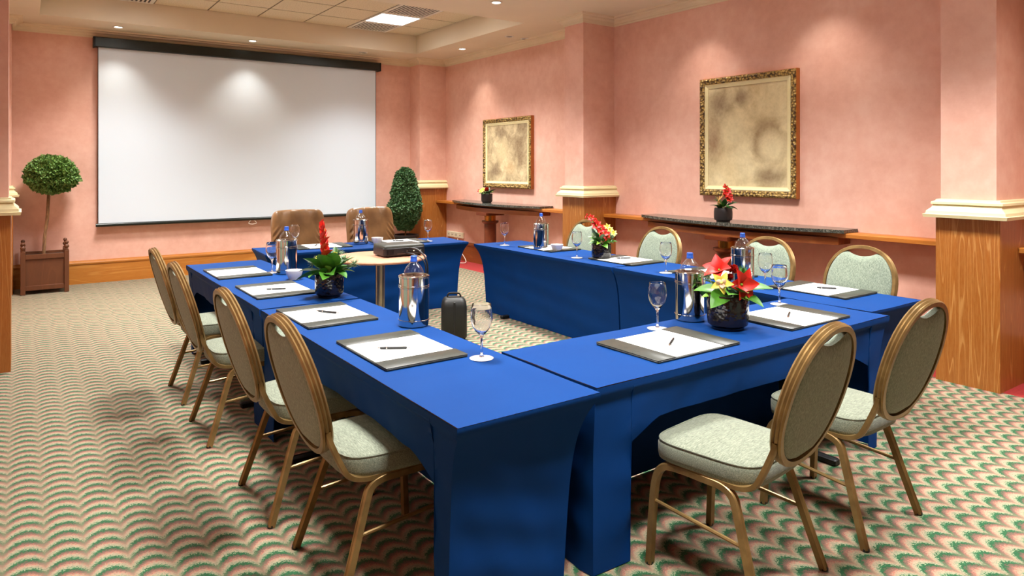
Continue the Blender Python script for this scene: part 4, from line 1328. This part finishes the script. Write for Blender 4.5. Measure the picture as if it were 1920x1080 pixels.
# ------------------------------------------------------------------ flower pots
def leaf_me(L, W, fold, curl, mat, tip=1.0, n=8, name='leaf'):
    def fn(u, v):
        s = u
        wv = W * (math.sin(math.pi * min(1, s * 0.94 + 0.06) ** 0.8) ** 0.8) * (1 - 0.15 * s) if s < 1 else 0.0
        x = (v - 0.5) * wv
        return (x, L * s * (1 - 0.18 * abs(curl) * s), fold * abs(x) + curl * L * s * s * -0.5)
    me = MB().grid(fn, n, 4).mesh(name, mat, 0)
    me.polygons.foreach_set('use_smooth', [True] * len(me.polygons))
    return me
LM = {
    'big': leaf_me(0.165, 0.105, 0.35, 0.5, 'leaf'), 'mid': leaf_me(0.11, 0.055, 0.4, 0.6, 'leaf'), 'dark': leaf_me(0.12, 0.05, 0.4, 0.5, 'leaf_dark'),
    'lime': leaf_me(0.10, 0.05, 0.3, 0.7, 'leaf_lime'), 'grey': leaf_me(0.09, 0.06, 0.25, 0.2, 'leaf_grey'), 'small': leaf_me(0.075, 0.036, 0.4, 0.6, 'leaf_dark'),
}
PET = {
    'amaryllis': leaf_me(0.088, 0.066, 0.45, 1.1, 'red', name='petal'), 'glad': leaf_me(0.055, 0.042, 0.35, 0.8, 'red', name='petal'),
    'yellow': leaf_me(0.052, 0.03, 0.3, 0.7, 'yellow', name='petal'), 'lip': leaf_me(0.034, 0.03, -0.5, 0.8, 'pinkpetal', name='petal'),
    'rose': leaf_me(0.038, 0.042, 0.9, -0.5, 'rose', name='petal'), 'bract': leaf_me(0.085, 0.058, 0.9, 0.35, 'red', name='petal'), 'tan': leaf_me(0.24, 0.04, 1.0, 0.06, 'tanbract', name='bract'),
}
core = {k: MB().lathe([(0.0, 0.0), (0.006, 0.004), (0.008, 0.012), (0.004, 0.022), (0.0, 0.024)], 8).mesh('flower_centre', k) for k in ('leaf_lime', 'yellow', 'rose')}
def dirrot(az, el, roll=0.0):
    """rotation that turns local +y to the given azimuth and elevation"""
    return (Matrix.Rotation(az, 4, 'Z') @ Matrix.Rotation(el, 4, 'X') @ Matrix.Rotation(roll, 4, 'Y')).to_euler()
def flower(t, loc, az, el, kind, n, spread, centre='leaf_lime', sc=1.0):
    c = place(core[centre], 'flower', t, loc, (Matrix.Rotation(az, 4, 'Z') @ Matrix.Rotation(el - R(90), 4, 'X')).to_euler(), (sc, sc, sc))
    for k in range(n):
        a = 2 * math.pi * k / n + (0.5 if kind == 'amaryllis' else 0.2)
        place(PET[kind], 'petal', c, (0, 0, 0.004), dirrot(a, spread + (R(8) if k % 2 else 0)))
    return c
def rose(t, loc, az, el, sc=1.0):
    c = place(core['rose'], 'flower', t, loc, (Matrix.Rotation(az, 4, 'Z') @ Matrix.Rotation(el - R(90), 4, 'X')).to_euler(), (sc, sc, sc))
    for ring, (n, sp) in enumerate(((4, 82), (5, 68), (6, 50))):
        for k in range(n):
            place(PET['rose'], 'petal', c, (0, 0, 0.0), dirrot(2 * math.pi * k / n + ring * 0.6, R(sp)))
def needles(t, loc, n, L, mat, seed, up=0.5, name='spiky_foliage'):
    rng = random.Random(seed)
    m = MB()
    for _ in range(n):
        d = Vector((rng.gauss(0, 1), rng.gauss(0, 1), rng.gauss(up, 0.8))).normalized()
        s = d.cross(Vector((rng.gauss(0, 1), rng.gauss(0, 1), rng.gauss(0, 1)))).normalized() * L * 0.045
        u = d.cross(s)
        l_ = L * rng.uniform(0.6, 1.2)
        b = d * L * 0.1
        m.add([b + s, b - s * 0.5 + u, b - s * 0.5 - u, d * l_], [(0, 1, 3), (1, 2, 3), (2, 0, 3)])
    o = m.build(name, mat, t, loc, sharp=0)
    o['kind'] = 'stuff'
    return o
def pot_thing(name_label, x, y, z, r, h, mat, seed, bulge=0.0):
    t = thing('flower_pot', name_label, 'flower arrangement', (x, y, z), 0, 'flower arrangements in black pots')
    MB().lathe([(0.0, 0.0), (r * 0.78, 0.0), (r * 0.80, 0.012), (r * (0.95 + bulge), h * 0.14), (r * (1.0 + bulge), h * 0.3), (r * (1.0 + bulge), h * 0.75), (r, h * 0.98), (r * 0.985, h), (r * 0.93, h), (r * 0.92, h * 0.85), (0.0, h * 0.85)], 40).build('pot', mat, t)
    MB().lathe([(0.0, h * 0.9), (r * 0.9, h * 0.86)], 20).build('moss', 'leaf_dark', t)
    return t
def collar(t, r, h, seed, kinds, n, el=(5, 45)):
    rng = random.Random(seed)
    for k in range(n):
        a = 2 * math.pi * (k + rng.uniform(-.3, .3)) / n
        kd = rng.choice(kinds)
        s = rng.uniform(0.85, 1.2)
        place(LM[kd], 'leaf', t, (-math.sin(a) * r * 0.45, math.cos(a) * r * 0.45, h * 0.95 + rng.uniform(0, 0.02)), dirrot(a, R(rng.uniform(*el)), rng.uniform(-.5, .5)), (s, s, s))
def stem(t, pts, r=0.004, mat='leaf', name='stem'):
    MB().tube(smooth_path(pts, 5), r, 6).build(name, mat, t)
def cam_az(x, y):
    """azimuth (for dirrot) that points a flower from x, y towards the middle of the room's near side"""
    return math.atan2(x, -y) + 0.0
VIEW = R(180 - 35)      # facing the near left corner of the room

# left row : tall red heliconia
t = pot_thing('black glass pot with a tall red heliconia and green leaves on the left row', 1.645, 4.40, TT, 0.092, 0.15, 'potglass', 1)
collar(t, 0.09, 0.15, 11, ['big', 'big', 'big', 'mid'], 15, (5, 38))
collar(t, 0.07, 0.16, 12, ['big', 'big', 'mid', 'dark', 'lime'], 16, (40, 75))
collar(t, 0.05, 0.17, 13, ['dark', 'mid'], 8, (60, 85))
stem(t, [(-0.02, 0, 0.13), (-0.03, -0.005, 0.28), (-0.035, -0.005, 0.45)], 0.006, 'tanbract')
place(PET['tan'], 'bract', t, (-0.035, 0.0, 0.2), dirrot(R(60), R(86)))
for k in range(11):
    z = 0.255 + 0.021 * k
    a = R(-40) if k % 2 else R(200)
    sc_ = 1.15 - 0.05 * k
    place(PET['bract'], 'petal', t, (-0.03 - 0.002 * k, -0.004, z), dirrot(a + 0.35 * math.sin(k * 2.1), R(48 + 3.5 * k)), (sc_, sc_, sc_))
for q, (x, y, z) in enumerate(((0.02, 0.03, 0.25), (0.05, 0.02, 0.265), (-0.07, 0.02, 0.245))):
    flower(t, (x, y, z), VIEW, R(60), 'yellow', 5, R(68), 'yellow', 0.55)
place(LM['dark'], 'leaf', t, (0.03, 0.0, 0.2), dirrot(R(-30), R(80)), (1.2, 1.2, 1.2))
for q, (x, y, z) in enumerate(((0.10, -0.02, 0.24), (0.15, -0.05, 0.21), (-0.09, 0.05, 0.22), (0.08, 0.05, 0.28))):
    stem(t, [(x * 0.3, y * 0.3, 0.14), (x * 0.8, y * 0.8, z - 0.03), (x, y, z)], 0.002, 'leaf_grey')
    needles(t, (x, y, z), 60, 0.05, 'leaf_grey', 30 + q, 0.3)

# right row : red gladiolus
t = pot_thing('black pot with an arching red gladiolus and yellow blooms on the right row', 4.37, 4.74, TT, 0.088, 0.14, 'potglass', 2, 0.04)
collar(t, 0.08, 0.14, 21, ['mid', 'dark', 'lime'], 12, (2, 35))
collar(t, 0.06, 0.16, 22, ['dark', 'mid', 'grey'], 10, (30, 70))
gp = smooth_path([(0.02, 0.0, 0.15), (-0.01, 0.02, 0.26), (-0.05, 0.05, 0.34), (-0.085, 0.075, 0.40)], 6)
MB().tube(gp, 0.004, 6).build('stem', 'leaf', t)
for k, (x, y, z, s, az) in enumerate(((0.0, -0.02, 0.235, 1.25, 150), (0.03, -0.04, 0.215, 1.1, 110), (-0.02, 0.0, 0.27, 1.25, 170), (-0.045, 0.02, 0.305, 1.1, 140), (-0.05, 0.04, 0.34, 0.95, 200), (-0.075, 0.06, 0.375, 0.8, 130), (-0.09, 0.09, 0.39, 0.7, 60))):
    flower(t, (x, y, z), R(az), R(25), 'glad', 6, R(38), 'leaf_lime', s)
for x, y, z in ((0.06, -0.05, 0.265), (0.075, -0.08, 0.235), (0.045, -0.03, 0.29)):
    flower(t, (x, y, z), VIEW, R(35), 'yellow', 6, R(38), 'yellow', 0.8)
for q, (x, y, z) in enumerate(((0.12, -0.1, 0.22), (0.11, -0.05, 0.25), (-0.06, 0.09, 0.24))):
    place(LM['grey'], 'leaf', t, (x * .6, y * .6, z - 0.05), dirrot(R(-120 + 40 * q), R(55)))
    place(LM['grey'], 'leaf', t, (x * .6, y * .6, z - 0.03), dirrot(R(-30 + 60 * q), R(70)))

# front table : amaryllis, rose, orchid
t = pot_thing('black patterned glass pot with big red amaryllis, a rose and a yellow orchid', 3.045, 2.325, TT, 0.105, 0.18, 'potglass', 3, 0.02)
collar(t, 0.10, 0.18, 31, ['big', 'big', 'big', 'lime'], 13, (-8, 22))
collar(t, 0.07, 0.19, 32, ['mid', 'dark', 'big'], 8, (25, 55))
flower(t, (0.022, -0.055, 0.235), R(165), R(10), 'amaryllis', 6, R(52), 'leaf_lime', 1.2)
flower(t, (-0.012, 0.035, 0.29), R(95), R(45), 'amaryllis', 6, R(56), 'leaf_lime', 1.2)
rose(t, (0.04, 0.0, 0.30), R(140), R(30), 1.25)
rose(t, (0.02, 0.005, 0.265), R(130), R(20), 1.0)
flower(t, (-0.08, -0.025, 0.25), R(125), R(12), 'yellow', 5, R(28), 'yellow', 1.3)
flower(t, (-0.092, -0.033, 0.252), R(125), R(10), 'lip', 3, R(50), 'yellow', 1.0)
for q, (x, y, z, mt) in enumerate(((-0.055, -0.06, 0.222, 'thistle'), (0.085, -0.03, 0.29, 'leaf'), (-0.085, 0.065, 0.27, 'leaf_grey'), (0.10, -0.045, 0.27, 'leaf_dark'))):
    stem(t, [(x * 0.3, y * 0.3, 0.16), (x * 0.8, y * 0.8, z - 0.03), (x, y, z)], 0.002, 'leaf_grey')
    needles(t, (x, y, z), 70, 0.05, mt, 40 + q, 0.3)

# two console pots
CZ = 1.0405
t = pot_thing('small black pot with a low red and yellow posy on the far console', 5.86, 8.95, CZ, 0.088, 0.14, 'potplain', 4)
collar(t, 0.07, 0.14, 41, ['small', 'dark', 'mid', 'lime'], 18, (5, 60))
rose(t, (-0.01, -0.02, 0.19), R(140), R(35), 1.7)
for x, y, z in ((-0.06, 0.06, 0.18), (-0.03, 0.05, 0.2), (-0.09, 0.03, 0.17)):
    flower(t, (x, y, z), VIEW, R(40), 'yellow', 6, R(35), 'yellow', 0.85)
flower(t, (-0.08, 0.08, 0.175), R(120), R(30), 'glad', 5, R(40), 'leaf_lime', 0.8)
for q, a in enumerate((-40, 20, 60)):
    place(LM['dark'], 'leaf', t, (0.02, -0.02, 0.16), dirrot(R(a), R(72)), (0.9, 0.9, 0.9))
t = pot_thing('small black pot with an upright red gladiolus on the near console', 5.82, 4.50, CZ, 0.086, 0.14, 'potplain', 5, 0.06)
collar(t, 0.07, 0.14, 51, ['dark', 'mid', 'small'], 12, (0, 40))
collar(t, 0.04, 0.15, 52, ['dark', 'small'], 7, (40, 75))
MB().tube(smooth_path([(0, 0, 0.12), (0.02, -0.02, 0.25), (0.03, -0.03, 0.37)], 5), 0.004, 6).build('stem', 'leaf_lime', t)
for k, (x, y, z, s, az) in enumerate(((0.035, -0.05, 0.225, 0.9, 140), (0.02, -0.03, 0.27, 1.15, 160), (0.0, -0.01, 0.26, 1.0, 190), (0.03, -0.03, 0.30, 1.05, 120), (0.015, -0.02, 0.335, 0.8, 170), (0.02, -0.01, 0.36, 0.6, 60))):
    flower(t, (x, y, z), R(az), R(28), 'glad', 6, R(38), 'leaf_lime', s)
for k in range(4):
    stem(t, [(-0.02, 0.01, 0.13), (-0.03 - 0.01 * k, 0.02, 0.2), (-0.05 + 0.02 * k, 0.04 - 0.02 * k, 0.25 + 0.01 * k)], 0.004, 'tanbract', 'twig')
